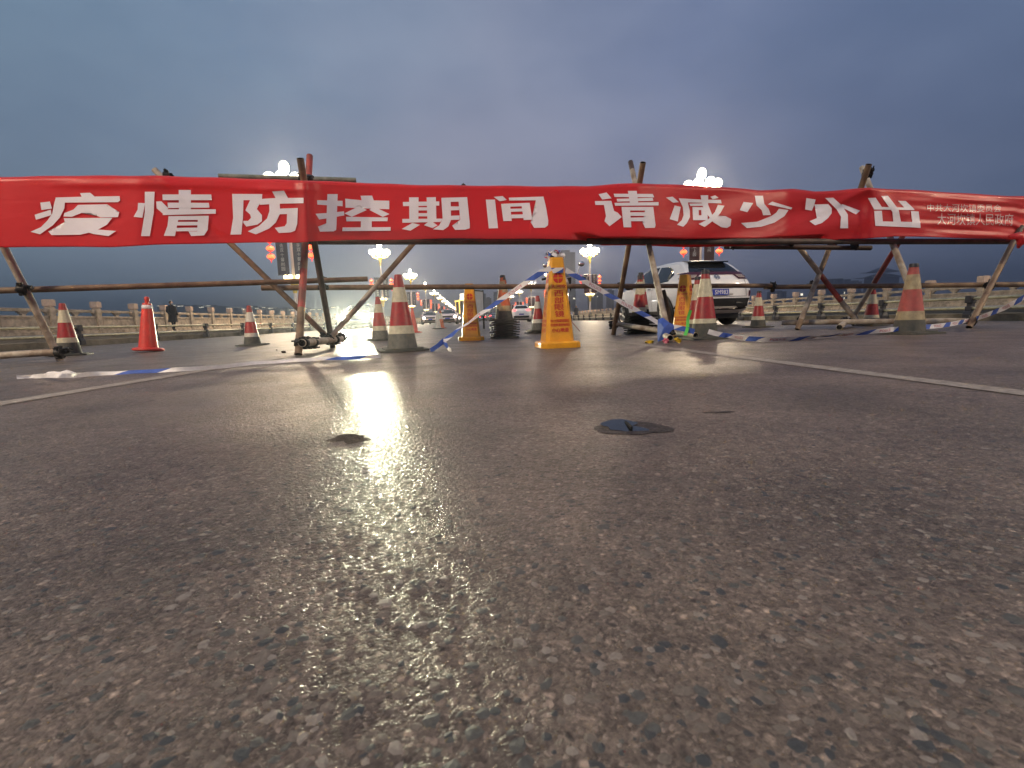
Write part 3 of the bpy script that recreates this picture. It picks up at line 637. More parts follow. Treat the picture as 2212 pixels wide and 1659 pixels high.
def z1(x, y): return (x/1.8438*.54, (600+y/1.8438)*.54)
def z2(x, y): return ((900+x/3.687)*.54, (600+y/3.687)*.54)
def zA(x, y): return ((1400+x/2.212)*.54, (680+y/2.212)*.54)
def zB(x, y): return ((2300+x/2.458)*.54, (600+y/2.458)*.54)
def zC(x, y): return ((3000+x/2.018)*.54, (600+y/2.018)*.54)
GL = [
 (z1, [[(590,318),(665,315),(700,345),(725,385),(620,385)], [(410,350),(595,345),(882,340),(886,372),(870,385),(480,388),(410,387)],
  [(412,350),(480,352),(475,430),(440,500),(390,555),(295,622),(225,603),(300,570),(350,520),(385,470),(398,400)],
  [(297,388),(368,380),(384,432),(305,443)], [(255,478),(375,440),(380,480),(265,515)],
  [(575,405),(790,400),(797,457),(880,458),(870,495),(740,497),(715,485),(710,435),(645,437),(600,465),(530,492),(468,490),(475,465),(540,440)],
  [(470,503),(828,500),(790,550),(700,600),(590,625),(380,628),(355,600),(520,592),(600,575),(665,553),(690,530),(478,530)],
  [(475,505),(590,512),(640,560),(700,585),(857,597),(800,635),(690,620),(590,590),(530,545)]]),
 (z1, [[(1068,308),(1140,308),(1134,460),(1105,635),(1040,635),(1068,460)], [(1018,390),(1070,392),(1050,500),(985,493),(1015,440)], [(1152,380),(1190,378),(1242,430),(1202,470),(1155,430)],
  [(1318,295),(1408,295),(1408,465),(1320,465)], [(1198,328),(1558,328),(1562,370),(1200,370)], [(1235,388),(1540,390),(1545,425),(1240,428)], [(1200,437),(1592,437),(1592,470),(1200,480)],
  [(1243,490),(1320,490),(1305,560),(1290,635),(1208,633),(1235,560)], [(1243,488),(1540,485),(1538,515),(1250,517)], [(1460,487),(1540,487),(1532,590),(1505,630),(1410,635),(1390,600),(1455,600)],
  [(1300,530),(1465,530),(1465,555),(1300,557)], [(1300,575),(1460,572),(1460,597),(1300,600)]]),
 (z2, [[(105,648),(275,650),(265,1000),(240,1245),(80,1248),(120,1000)], [(105,648),(550,650),(545,720),(470,870),(545,960),(545,1050),(480,1100),(315,1130),(270,1075),(270,1045),(340,1045),(385,1000),(370,950),(300,890),(370,740),(200,740)],
  [(695,612),(870,600),(932,712),(750,715)], [(540,722),(700,710),(1158,705),(1158,785),(800,792),(510,808),(515,770)], [(650,750),(805,740),(815,930),(750,1070),(650,1160),(455,1245),(335,1200),(500,1120),(620,1010),(655,900)],
  [(800,865),(1075,855),(1065,1090),(1035,1190),(970,1215),(795,1225),(735,1148),(880,1125),(910,1080),(915,945),(800,948)]]),
 (z2, [[(1510,650),(1662,650),(1645,1100),(1640,1180),(1600,1200),(1400,1205),(1372,1130),(1480,1130),(1495,1080)], [(1358,740),(1735,750),(1735,830),(1362,805)], [(1335,940),(1500,930),(1755,905),(1760,965),(1500,1010),(1390,1025)],
  [(1998,675),(2170,672),(2200,760),(2020,760)], [(1773,718),(2010,740),(2423,748),(2423,873),(2285,870),(2285,832),(1917,790),(1915,855),(1777,850)], [(1975,830),(2092,885),(1870,985),(1760,935)],
  [(2202,837),(2427,945),(2327,987),(2127,882)], [(1785,985),(2402,995),(2395,1050),(1790,1052)], [(2005,1045),(2165,1045),(2163,1148),(2003,1148)], [(1735,1142),(2443,1138),(2443,1190),(1730,1197)]]),
 (zA, [[(523,242),(607,242),(605,440),(525,440)], [(678,242),(760,240),(765,440),(685,440)], [(468,283),(790,278),(790,315),(470,320)], [(605,330),(685,330),(685,358),(605,358)], [(605,382),(686,382),(686,410),(605,410)],
  [(463,433),(825,430),(800,460),(463,467)], [(552,468),(620,485),(535,537),(458,522)], [(690,462),(735,462),(775,490),(730,513),(655,488)],
  [(808,248),(890,248),(895,440),(870,500),(825,532),(733,525),(790,490),(820,430)], [(808,246),(1037,240),(1040,280),(888,282)], [(958,242),(1037,240),(1060,470),(1060,515),(1020,528),(930,530),(903,492),(970,487),(975,440)],
  [(885,322),(965,322),(965,355),(885,358)], [(890,405),(970,402),(970,440),(890,442)]]),
 (zA, [[(1202,262),(1283,262),(1310,515),(1228,517)], [(1272,238),(1350,230),(1388,265),(1325,277)], [(1405,245),(1712,235),(1735,330),(1755,450),(1752,490),(1725,510),(1630,512),(1600,465),(1665,463),(1670,440),(1645,268),(1410,270)],
  [(1337,300),(1415,296),(1432,450),(1357,452)], [(1515,293),(1590,290),(1613,440),(1537,443)], [(1337,300),(1590,290),(1593,318),(1340,328)], [(1420,343),(1525,340),(1527,367),(1423,370)], [(1427,395),(1537,392),(1537,425),(1430,428)]]),
 (zB, [[(232,435),(310,417),(360,475),(268,487)], [(195,502),(358,500),(385,600),(388,655),(420,615),(460,660),(340,750),(290,700),(305,650),(285,540),(200,540)], [(520,402),(608,402),(625,545),(545,545)],
  [(380,430),(765,432),(780,465),(390,462)], [(410,480),(765,470),(770,500),(415,507)], [(388,520),(822,512),(822,545),(395,548)], [(458,560),(540,560),(555,760),(478,760)], [(458,560),(770,560),(772,595),(460,595)],
  [(695,562),(770,562),(793,740),(785,765),(690,767),(665,715),(705,715)], [(540,612),(698,612),(698,648),(540,648)], [(545,665),(703,662),(703,700),(548,700)]]),
 (zB, [[(895,468),(960,458),(1022,513),(965,518)], [(980,545),(1040,560),(1010,703),(932,680)], [(1020,475),(1100,490),(1110,515),(1130,600),(1130,660),(1100,720),(1065,755),(1003,735),(1050,690),(1068,640),(1060,560)],
  [(1020,475),(1240,487),(1435,490),(1442,525),(1290,520),(1100,515)], [(1125,528),(1290,523),(1300,548),(1135,550)], [(1155,560),(1215,565),(1220,690),(1160,685)], [(1240,560),(1300,570),(1305,685),(1245,690)],
  [(1155,560),(1300,565),(1303,590),(1158,590)], [(1160,640),(1305,645),(1305,690),(1162,690)],
  [(1235,445),(1310,445),(1310,540),(1350,640),(1420,700),(1455,715),(1480,650),(1538,680),(1530,745),(1495,767),(1440,760),(1360,710),(1290,620),(1250,540)],
  [(1330,460),(1380,445),(1412,470),(1355,485)], [(1405,540),(1470,548),(1430,620),(1380,680),(1275,757),(1215,728),(1310,680),(1375,610)]]),
 (zB, [[(1768,450),(1848,450),(1862,530),(1905,580),(1928,640),(1850,642),(1835,590),(1785,545)], [(1658,510),(1752,522),(1695,612),(1620,592)], [(1940,507),(2137,567),(2125,585),(1895,535)],
  [(2005,578),(2100,590),(2060,650),(1960,715),(1830,755),(1690,768),(1633,718),(1790,705),(1930,650),(1980,615)]]),
 (zC, [[(455,388),(530,400),(520,440),(500,490),(445,480)], [(520,440),(632,437),(660,470),(660,510),(630,550),(580,590),(525,608),(480,575),(540,550),(590,510),(595,485),(525,462)],
  [(608,388),(672,385),(740,445),(790,520),(793,632),(728,632),(735,540),(700,480)], [(740,435),(890,490),(855,520),(745,465)]]),
 (zC, [[(952,388),(1015,385),(1065,460),(1000,475)], [(1060,372),(1115,370),(1200,480),(1225,612),(1160,612),(1150,500)], [(1195,410),(1258,412),(1330,480),(1265,485)], [(1000,458),(1290,465),(1330,485),(1000,480)],
  [(1003,492),(1065,490),(1075,612),(1012,612)], [(1300,492),(1362,497),(1378,630),(1315,625)], [(1010,575),(1375,582),(1378,628),(1012,612)]]),
]
for fn, polys in GL:
    pl = [[fn(*p) for p in q] for q in polys]
    dice(pl, 9.0, lambda x, y, k: banner_pt(x, y, .0065+.0004*k), 'character', M['letter'], BN)
def btext(s, x0, x1, y0, y1, k=1.0):
    text_mesh('lettering', s, M['letter_small'], BN, (x0, x1, y1, y0), lambda u, v: banner_pt(u, v+(u-x0)*.01, .006), world=True)
btext('中共大河坎镇委员会', 2003, 2163, 440, 457)
btext('大河坎镇人民政府', 2025, 2189, 460, 486)
# tie where the banner is knotted to the last leg
B = MB(); B.tube([P(2182, 512, 6.5), P(2200, 509, 6.55), P(2207, 520, 6.5), P(2200, 534, 6.6)], [.03, .05, .05, .02], 8); B.build('knot', M['cloth'], BN, smooth=True, world=True)

# ------------------------------------------------------------------ traffic cones
def rounded_sq(w, z0, z1, cr=.05, n=5):
    pts = []
    for cx, cyy, a0 in ((w-cr, w-cr, 0), (-w+cr, w-cr, 90), (-w+cr, -w+cr, 180), (w-cr, -w+cr, 270)):
        for k in range(n+1):
            a = R(a0+90*k/n); pts.append((cx+cr*math.cos(a), cyy+cr*math.sin(a)))
    return pts
def prism(B, pts, z0, z1, mi=0, wob=None):
    n = len(pts); vs = [(x, y, z0+(wob(x, y) if wob else 0)) for x, y in pts]+[(x, y, z1+(wob(x, y) if wob else 0)) for x, y in pts]
    B.add(vs, [tuple(range(n))[::-1], tuple(range(n, 2*n))]+[(k, (k+1) % n, n+(k+1) % n, n+k) for k in range(n)], mi); return B
def cone_r(t, H=.75): return .148+(.036-.148)*t    # radius of the shell at height fraction
def make_cone(name, label, group=None, H=.75, cap=False, body='red', band='band', foot_m='rubber_grey', base_m='rubber', wb=.235, cuts=(.20, .31, .63, .83), seed=0):
    T = thing(name, label, 'traffic cone', group=group); rr = random.Random(seed)
    ph = [rr.uniform(0, 6.28) for _ in range(3)]; wob = lambda x, y: .004*math.sin(9*x+ph[0])+.004*math.sin(8*y+ph[1])
    B = MB(); prism(B, rounded_sq(wb, 0, .02), .006, .024, wob=wob); prism(B, rounded_sq(wb*.80, 0, .02), .020, .036, wob=wob); B.build('base_plate', M[base_m], T)
    def seg(t0, t1, m, nm, off=0, n=6):
        B = MB(); pr = []
        for i in range(n+1):
            t = t0+(t1-t0)*i/n; pr.append((cone_r(t)+off, .03+t*(H-.03)))
        if off: pr = [(pr[0][0]-off, pr[0][1])]+pr+[(pr[-1][0]-off, pr[-1][1])]
        # slightly dented by noise
        B.lathe(pr, 36)
        for i, v in enumerate(B.v):
            a = math.atan2(v[1], v[0]); d = 1+.010*math.sin(2*a+ph[0]+v[2]*3)+.006*math.sin(3*a+ph[1]-v[2]*7); B.v[i] = (v[0]*d, v[1]*d, v[2])
        B.build(nm, M[m], T, smooth=True, angle=50)
    seg(0, cuts[0], foot_m, 'foot')
    seg(cuts[0], 1.0 if not cap else .955, body, 'shell', n=14)
    seg(cuts[0], cuts[1], band, 'reflective_band', .0018); seg(cuts[2], cuts[3], band, 'reflective_band', .0018)
    # top ring with hole
    r = cone_r(1.0); B = MB(); z = H
    if cap: B.lathe([(cone_r(.95)+.004, .03+.945*(H-.03)), (cone_r(.96)+.005, .03+.96*(H-.03)), (r+.003, z), (r-.012, z+.002), (r-.016, z-.03)], 24); B.build('cap', M['black_plastic'], T, smooth=True, angle=40)
    else: B.lathe([(r, z-.001), (r-.003, z+.003), (r-.011, z+.002), (r-.014, z-.04)], 24); B.build('rim', M['red' if body == 'red' else body], T, smooth=True, angle=50)
    return T
def put(T, x, y, rz=0, s=1.0, tilt=(0, 0), z=0):
    g = G(x, y); m = Matrix.Translation((g.x, g.y, z)) @ Matrix.Rotation(rz, 4, 'Z') @ Matrix.Rotation(tilt[0], 4, 'X') @ Matrix.Rotation(tilt[1], 4, 'Y') @ Matrix.Diagonal((s, s, s, 1))
    T.matrix_basis = m; return g
GC = 'red and cream traffic cones round the barricade'
c5 = make_cone('traffic_cone', 'nearest red and cream cone with grey foot, standing before the car headlights', GC, seed=1); put(c5, 870, 758, R(20), 1.06)
c10 = make_cone('traffic_cone', 'cone with black rubber cap and dark foot in front of the white car', GC, cap=True, foot_m='rubber', seed=2, cuts=(.20, .27, .60, .87)); put(c10, 1521, 732, R(8), 1.05)
c10b = make_cone('traffic_cone', 'cone mostly hidden close behind the black capped cone by the white car', GC, cap=True, foot_m='rubber', seed=3, cuts=(.20, .27, .60, .87)); put(c10b, 1506, 728.5, R(33), 1.0)
c13 = make_cone('traffic_cone', 'large faded cone with pale pink bands at the right in front of the tubes', GC, cap=True, body='red_faded', band='band_dirty', foot_m='rubber', seed=4, cuts=(.17, .30, .62, .84)); put(c13, 1963, 721, R(14), 1.02)
c1 = make_cone('traffic_cone', 'left most red and cream cone behind the leaning tube', GC, foot_m='rubber', seed=5, cuts=(.22, .32, .62, .87)); put(c1, 151, 768, R(30), .92)
c3 = make_cone('traffic_cone', 'cone standing alone between the man in the coat and the left trestle', GC, foot_m='rubber', band='band_white', seed=6, cuts=(.19, .29, .58, .83)); put(c3, 546, 746.5, R(5), .87)
c4 = make_cone('traffic_cone', 'dusty cone partly hidden behind the nearest cone', GC, seed=7, band='band', foot_m='rubber_grey'); put(c4, 822, 735.5, R(40), 1.0)
c8 = make_cone('traffic_cone', 'cone on a doubled base just left of the yellow warning sign', GC, seed=8, band='band_white', foot_m='rubber_grey'); put(c8, 1163, 720, R(10), .93, z=.045)
c8b = make_cone('traffic_cone', 'lower cone nested under the one left of the yellow warning sign', GC, seed=9, band='band_white', foot_m='rubber_grey'); put(c8b, 1163, 720, R(28), .93)
c11 = make_cone('traffic_cone', 'small cone standing on the right between the white car and the crossed tubes', GC, cap=True, foot_m='rubber', seed=10, cuts=(.18, .28, .58, .82)); put(c11, 1637, 707.5, R(3), .90)
c12 = make_cone('traffic_cone', 'cone behind the ground tube at the right, left of the faded cone', GC, cap=True, foot_m='rubber', seed=11, cuts=(.18, .26, .56, .82)); put(c12, 1881, 704, R(12), .84)
c6 = make_cone('traffic_cone', 'far pale red cone with one white band in front of the traffic glare', GC, body='orange', band='band_white', foot_m='orange', base_m='red_faded', seed=12, cuts=(.02, .03, .50, .83)); put(c6, 953, 709.5, R(10), 1.02)
c6b = make_cone('traffic_cone', 'farthest whitish cone just left of the pale red one in the glare', GC, body='band_white', band='band_white', foot_m='band_white', seed=13); put(c6b, 946, 710.5, R(22), .9)
c7x = make_cone('traffic_cone', 'far plain red cone peeping out behind the nearest cone', GC, body='red_plain', band='red_plain', foot_m='red_plain', base_m='red_plain', seed=14); put(c7x, 893, 719, R(22), .93)
# stacks: every cone of a stack is a cone, nested one in another
order = ['first', 'second', 'third', 'fourth', 'fifth', 'sixth', 'seventh', 'eighth', 'ninth', 'tenth', 'eleventh', 'twelfth', 'thirteenth', 'fourteenth', 'fifteenth', 'sixteenth', 'seventeenth', 'eighteenth', 'nineteenth', 'twentieth', 'twenty first', 'twenty second']
def stack(x, y, n, top_kw, lab, grp, s, seed, dz=.040, bm_='rubber'):
    rr = random.Random(seed); g = G(x, y)
    low = make_cone('traffic_cone', lab[1], grp, **dict(top_kw, base_m=bm_, foot_m=bm_, seed=seed+50))
    for k in range(n):
        ox, oy = rr.uniform(-.012, .012), rr.uniform(-.012, .012)
        if k == n-1: T = make_cone('traffic_cone', lab[0], grp, **dict(top_kw, seed=seed, base_m=bm_)); 
        elif k == 0: T = low
        else: T = copy_tree(low); T['label'] = lab[1]+f', {order[k]} from the bottom'
        T.matrix_basis = Matrix.Translation((g.x+ox, g.y+oy, k*dz*s)) @ Matrix.Rotation(rr.uniform(-.12, .12), 4, 'Z') @ Matrix.Rotation(rr.uniform(-.02, .02), 4, 'X') @ Matrix.Diagonal((s, s, s, 1))
stack(1091, 729.5, 8, dict(cap=True, body='orange', band='band_dirty', foot_m='rubber_grey', cuts=(.24, .36, .66, .86)), ('top faded orange cone of the tall stack left of the yellow sign', 'dark based cone nested in the orange stack'), 'cones nested in the orange stack', .98, 21)
stack(1383, 720.5, 8, dict(cap=True, body='red', band='band', foot_m='stack_rubber', cuts=(.14, .24, .55, .84)), ('top red and cream cone of the stack beside the front wheel of the white car', 'dark based cone nested in the stack by the white car'), 'cones nested in the stack by the white car', .95, 31, bm_='stack_rubber')

# plain red cone with a thick round flange, slightly lifted
T = thing('traffic_cone', 'plain red plastic cone with thick round flange and small white patch, tilted', 'traffic cone')
B = MB(); B.lathe([(.175, .0), (.20, .006), (.208, .022), (.198, .040), (.165, .052), (.135, .058)], 40); B.build('flange', M['red_plain'], T, smooth=True)
B = MB(); B.lathe([(.128, .055), (.122, .10), (.075, .60), (.063, .70), (.058, .73), (.030, .735), (.028, .77), (.034, .785), (.034, .815), (.02, .83), (.001, .833)], 32); B.build('shell', M['red_plain'], T, smooth=True, angle=50)
B = MB(); B.lathe([(.072, .645), (.0735, .646), (.0665, .70), (.064, .70)], 32); B.build('white_patch', M['tape_white'], T, smooth=True)
put(T, 321, 760, R(10), .92, tilt=(R(-3), R(3.5)), z=.012)

# ------------------------------------------------------------------ yellow warning signs
def octo(w, c):  # square half width w with chamfer c
    return [(w-c, -w), (w, -w+c), (w, w-c), (w-c, w), (-w+c, w), (-w, w-c), (-w, -w+c), (-w+c, -w)]
def make_yellow(label, detail=True):
    T = thing('warning_pillar', label, 'warning sign', group='yellow slippery floor signs'); H = .90; z0 = .065
    B = MB(); o0, o1, o2 = octo(.205, .055), octo(.205, .055), octo(.19, .05)
    n = 8; vs = [(x, y, 0) for x, y in o0]+[(x, y, .05) for x, y in o1]+[(x, y, .066) for x, y in o2]
    B.add(vs, [tuple(range(8))[::-1], tuple(range(16, 24))]+[(k, (k+1) % n, n+(k+1) % n, n+k) for k in range(n)]+[(n+k, n+(k+1) % n, 2*n+(k+1) % n, 2*n+k) for k in range(n)])
    B.build('base', M['yellow'], T, bevel=.004)
    B = MB(); hw = lambda z: .150+(.068-.150)*(z-z0)/(H-z0)
    a, c = octo(.150, .038), octo(.068, .017); vs = [(x, y, z0-.004) for x, y in a]+[(x, y, H) for x, y in c]+[(x*.9, y*.9, H+.008) for x, y in c]
    B.add(vs, [tuple(range(16, 24))]+[(k, (k+1) % n, n+(k+1) % n, n+k) for k in range(n)]+[(n+k, n+(k+1) % n, 2*n+(k+1) % n, 2*n+k) for k in range(n)])
    B.build('body', M['yellow'], T, bevel=.004)
    def face(k):
        ca, sa = (1, 0) if k == 0 else (math.cos(R(90*k)), math.sin(R(90*k)))
        def mp(u, z): y = -hw(z)-.0022; return Vector((u*ca-y*sa, u*sa+y*ca, z))
        return mp
    for k in (0, 1, 3):
        mp = face(k)
        # round emblem split by a cross
        for qx in (-1, 1):
            for qz in (-1, 1):
                pts = [(qx*.004, .70+qz*.004)]+[(qx*(.004+.046*math.cos(t)), .70+qz*(.004+.046*math.sin(t))) for t in [math.pi/2*i/8 for i in range(9)]]
                B = MB(); B.add([mp(*p) for p in pts], [tuple(range(len(pts)))]); B.build('emblem', M['print_red'], T)
        def tx(s, u, za, zb):
            for sh in (-.0016, .0016): text_mesh('lettering', s, M['print_red'], T, (-u+sh, u+sh, za-sh*.3, zb-sh*.3), lambda a, b: mp(a, b)+Vector((0, 0, 0))*1 if sh < 0 else mp(a, b)*1.0012)
        tx('大河坎', .078, .598, .636)
        for i, ch in enumerate('西部眼镜'): tx(ch, .047, .516-i*.068, .578-i*.068)
        tx('地址:大河坎镇西部眼镜店', .098, .258, .290); tx('验光配镜 服务热线电话', .100, .218, .248)
        tx('小心地滑', .086, .158, .203)
    return T
y1 = make_yellow('nearest yellow slippery floor pillar with tape bundle on top, upright in the middle'); put(y1, 1203.5, 750, R(9), .985)
y2 = copy_tree(y1); y2['label'] = 'yellow slippery floor pillar behind the diagonal tape, left of the orange cone stack'; put(y2, 1018, 735, R(7), .93)
y3 = copy_tree(y1); y3['label'] = 'yellow pillar turned corner on to the viewer, beside the black capped cone'; put(y3, 1478, 724, R(50), .92)

# ------------------------------------------------------------------ police tape
def ribbon(name, label, pts, w, up=(0, 0, 1), pat=(.34, .16), start=0, twist=None, text=True, parent=None, colors=('tape_white', 'tape_blue'), slant=.05, cat='tape', kind=None, res=.03):
    pts = [Vector(p) for p in pts]; T = thing(name, label, cat, pts[0])
    # resample with Catmull-Rom
    dense = []
    ext = [pts[0]*2-pts[1]]+pts+[pts[-1]*2-pts[-2]]
    for i in range(1, len(ext)-2):
        p0, p1, p2, p3 = ext[i-1:i+3]; n = max(2, int((p2-p1).length/res))
        for k in range(n):
            t = k/n; dense.append(.5*((2*p1)+(p2-p0)*t+(2*p0-5*p1+4*p2-p3)*t*t+(3*p1-p0-3*p2+p3)*t**3))
    dense.append(pts[-1]); acc = [0]
    for i in range(1, len(dense)): acc.append(acc[-1]+(dense[i]-dense[i-1]).length)
    Ltot = acc[-1]; up = Vector(up)
    def S(s, v, off=0):
        s = max(0, min(Ltot-1e-4, s)); i = int(np.searchsorted(acc, s, 'right'))-1; i = max(0, min(i, len(dense)-2)); t = (s-acc[i])/max(1e-6, acc[i+1]-acc[i])
        p = dense[i].lerp(dense[i+1], t); d = (dense[min(i+1, len(dense)-1)]-dense[max(0, i-1)]).normalized()
        u = (up-d*up.dot(d)).normalized()
        if twist: u = Quaternion(d, twist(s/Ltot)) @ u
        nrm = u.cross(d)
        return p+u*v*w/2+nrm*(off+.004*math.sin(s*23)+.003*math.sin(s*9+v))
    per = pat[0]+pat[1]; s = -start; k = 0; 
    while s < Ltot:
        for j, ln in enumerate(pat):
            a, b_ = s, s+ln; s = b_
            a2, b2 = max(0, a), min(Ltot, b_)
            if b2-a2 < .01: continue
            B = MB(); n = max(2, int((b2-a2)/res)+1); vs = []
            for q in range(n+1):
                ss = a2+(b2-a2)*q/n
                for m_ in range(4):
                    v = -1+2*m_/3; sl = slant*v
                    if (q == 0 and a2 <= 0) or (q == n and b2 >= Ltot): sl = 0
                    vs.append(S(ss+sl, v))
            B.add(vs, [(q*4+m_, q*4+m_+1, (q+1)*4+m_+1, (q+1)*4+m_) for q in range(n) for m_ in range(3)])
            B.build(('white_stretch', 'blue_stretch')[j], M[colors[j]], T, smooth=True, world=True)
            if text and j == 0 and b_-a > .2 and a > 0 and b_ < Ltot:
                mid = (a+b_)/2
                text_mesh('lettering', 'POLICE', M['tape_red'], T, (-.085, .085, -.55, .55), lambda u, v: S(mid+u, v, -.0016 if text is True else .0016), world=True)
    return T
gz = lambda x, y, z=.01: G(x, y, z)
ribbon('police_tape', 'blue and white police tape running down right from the yellow pillar to the tubes', [P(1222, 583, 4.72), P(1248, 598.5, 4.80), P(1300, 628.5, 5.0), P(1347, 655, 5.2), P(1410, 690, 5.45), P(1428, 701, 5.5)], .052, start=.28, pat=(.36, .16))
ribbon('police_tape', 'blue and white police tape slanting down left from the yellow pillar to the road', [P(1190, 579, 4.75), P(1158, 596, 4.8), P(1096, 638, 4.95), P(1030, 684, 5.05), P(986, 715, 5.1), P(960, 735, 5.05)], .050, start=.28, pat=(.36, .17), text='b', twist=lambda t: .9*sm(.3, .8, t))
ribbon('police_tape', 'short forked tail of the tape ending on the road, blue strip', [P(957, 736, 5.05), P(965, 748, 4.98), gz(974, 758)], .050, start=.38, pat=(.4, .14), text=False)
ribbon('police_tape', 'short crumpled tape tail pointing to the nearest cone', [P(959, 735, 5.05), P(945, 747, 5.0), gz(930, 758)], .050, start=.40, pat=(.4, .3), text=False)
ribbon('police_tape', 'sagging police tape lying from the black capped cone to the right edge', [P(1530, 716, 5.15), P(1545, 720, 5.15), P(1577, 726, 5.3), gz(1640, 733, .028), gz(1735, 731, .02), gz(1790, 725, .028), gz(1850, 721, .03), P(1925, 712, 5.35), P(2015, 705, 5.7), P(2060, 699, 6.0), P(2095, 691, 6.4), P(2110, 688, 6.3), P(2165, 667, 5.7), P(2228, 634, 5.2)], .052, start=.15, pat=(.36, .17), text=True, twist=lambda t: 1.0*math.exp(-((t-.30)/.12)**2)+.3*math.sin(9*t))
ribbon('police_tape', 'white tape lying on the road at the left, crossing towards the nearest cone', [gz(36, 815, .012), gz(75, 813, .012), gz(115, 811, .04), gz(150, 812, .03), gz(200, 808, .014), gz(290, 804, .012), gz(350, 800, .016), gz(400, 797, .02), gz(480, 792, .016), gz(540, 785, .02), gz(610, 780, .02), gz(680, 776, .022), gz(760, 773, .018), gz(822, 769, .016)], .030, start=.0, pat=(1.2, .28), text=False, twist=lambda t: .25*math.sin(14*t), up=(0, .5, 1))
gg = G(132, 811); B = MB(); B.sphere((gg.x, gg.y, .0), .10, 14, 8, sc=(1.25, .25, .34)); B.v = [(v[0], v[1]+.006*math.sin(v[0]*70), max(.002, v[2]*(1+.25*math.sin(v[0]*45)))) for v in B.v]
tag(B.build('tape_bulge', M['tape_white']), 'small white tent of crumpled tape on the road at the far left', 'tape')
# crumpled tape bundle on the pillar top, and litter at the tube joint
def crumple(name, label, c, r, mats, n=5, seed=0, cat='tape', sc=(1, .7, .6)):
    rr = random.Random(seed); T = thing(name, label, cat, c)
    for j in range(n):
        B = MB(); m = M[mats[j % len(mats)]]; th = rr.uniform(0, 6.28); pts = []
        for k in range(15):
            t = k/14*4.5+th; q = r*(.55+.45*math.sin(t*1.7+j)); pts.append(Vector((c[0]+sc[0]*q*math.cos(t), c[1]+sc[1]*q*math.sin(t), c[2]+sc[2]*r*(.5+.5*math.sin(t*2.1+j*1.3)))))
        vs = []
        for k, p in enumerate(pts): 
            d = (pts[min(k+1, 14)]-pts[max(k-1, 0)]).normalized(); u = Quaternion(d, k*.35+j) @ d.orthogonal().normalized(); vs += [p-u*.022, p+u*.022]
        B.add(vs, [(2*k, 2*k+1, 2*k+3, 2*k+2) for k in range(14)]); B.build('fold', m, T, smooth=True, world=True)
    return T
ty = y1.matrix_basis.translation
crumple('tape_bundle', 'crumpled bundle of blue, red and white tape resting on top of the nearest yellow pillar', (ty.x, ty.y, .890), .085, ('tape_white', 'tape_blue', 'tape_white', 'tape_red', 'tape_white'), 9, 4, sc=(1.15, .7, .75))
ribbon('tape_loop', 'loop of blue and white tape tied round the neck of the nearest yellow pillar', [Vector((ty.x+.098*math.cos(t), ty.y+.098*math.sin(t), .772+.01*math.sin(t))) for t in [i/12*2*math.pi for i in range(13)]], .05, pat=(.1, .3), start=.0, text=False)
cB = P(1438, 700, 5.45)
B = MB(); q = [P(1421, 690, 5.45), P(1432, 686, 5.42), P(1446, 697, 5.36), P(1462, 704, 5.42), P(1447, 718, 5.34), P(1438, 733, 5.30), P(1421, 738, 5.36), P(1420, 715, 5.40), P(1434, 708, 5.28)]
B.add(q, [(0, 1, 8), (1, 2, 8), (2, 3, 8), (3, 4, 8), (4, 5, 8), (5, 6, 8), (6, 7, 8), (7, 0, 8)])
tag(B.build('tape_knot', M['tape_blue']), 'blue tape knotted and hanging over the ground tube joint by the capped cone', 'tape')
crumple('pink_strip', 'scrap of pink plastic film under the tube joint', tuple(gz(1438, 738, .03)), .03, ('pink_film',), 2, 8, cat='litter')
crumple('yellow_strip', 'yellow plastic scrap on the road beside the tube end', tuple(gz(1466, 737, .03)), .035, ('yellow_film',), 3, 9, cat='litter')
crumple('yellow_strip', 'flat yellow scrap on the road left of the hanging blue tape', tuple(gz(1405, 740, .006)), .05, ('yellow_film',), 2, 10, cat='litter', sc=(1.2, .6, .15))
ribbon('green_strip', 'bright green plastic strip hanging between yellow pillar and capped cone', [P(1492, 670, 5.35), P(1486, 690, 5.35), P(1485, 708, 5.3), P(1480, 724, 5.2)], .035, pat=(2, .1), colors=('green_film', 'green_film'), text=False, cat='litter', up=(1, 0, 0))
ribbon('police_tape', 'piece of police tape strung between the blue knot and the capped cone', [P(1450, 706, 5.4), P(1470, 709, 5.35), P(1500, 716, 5.25)], .055, start=.27, pat=(.34, .2), text=False)
# road litter
for i, (x, y, s) in enumerate(((613, 763, .05), (598, 757, .02), (1465, 718, .02), (1232, 748, .010), (1310, 722, .012))):
    g = G(x, y); B = MB(); rr = random.Random(i); B.sphere((g.x, g.y, s*.25), s*.5, 7, 5, sc=(1, .7, .55))
    B.v = [(v[0]+rr.uniform(-.15, .15)*s, v[1]+rr.uniform(-.15, .15)*s, max(0.001, v[2]+rr.uniform(-.12, .12)*s)) for v in B.v]
    lab = ['dark clod lying on the road left of the first trestle', 'small crumb on the road beside the dark clod', 'dark pebble lying behind the tube joint', 'tiny pebble on the road right of the yellow pillar', 'tiny dark pebble near the end of the lane line'][i]
    tag(B.build('clod', M['bark']), lab, 'debris')

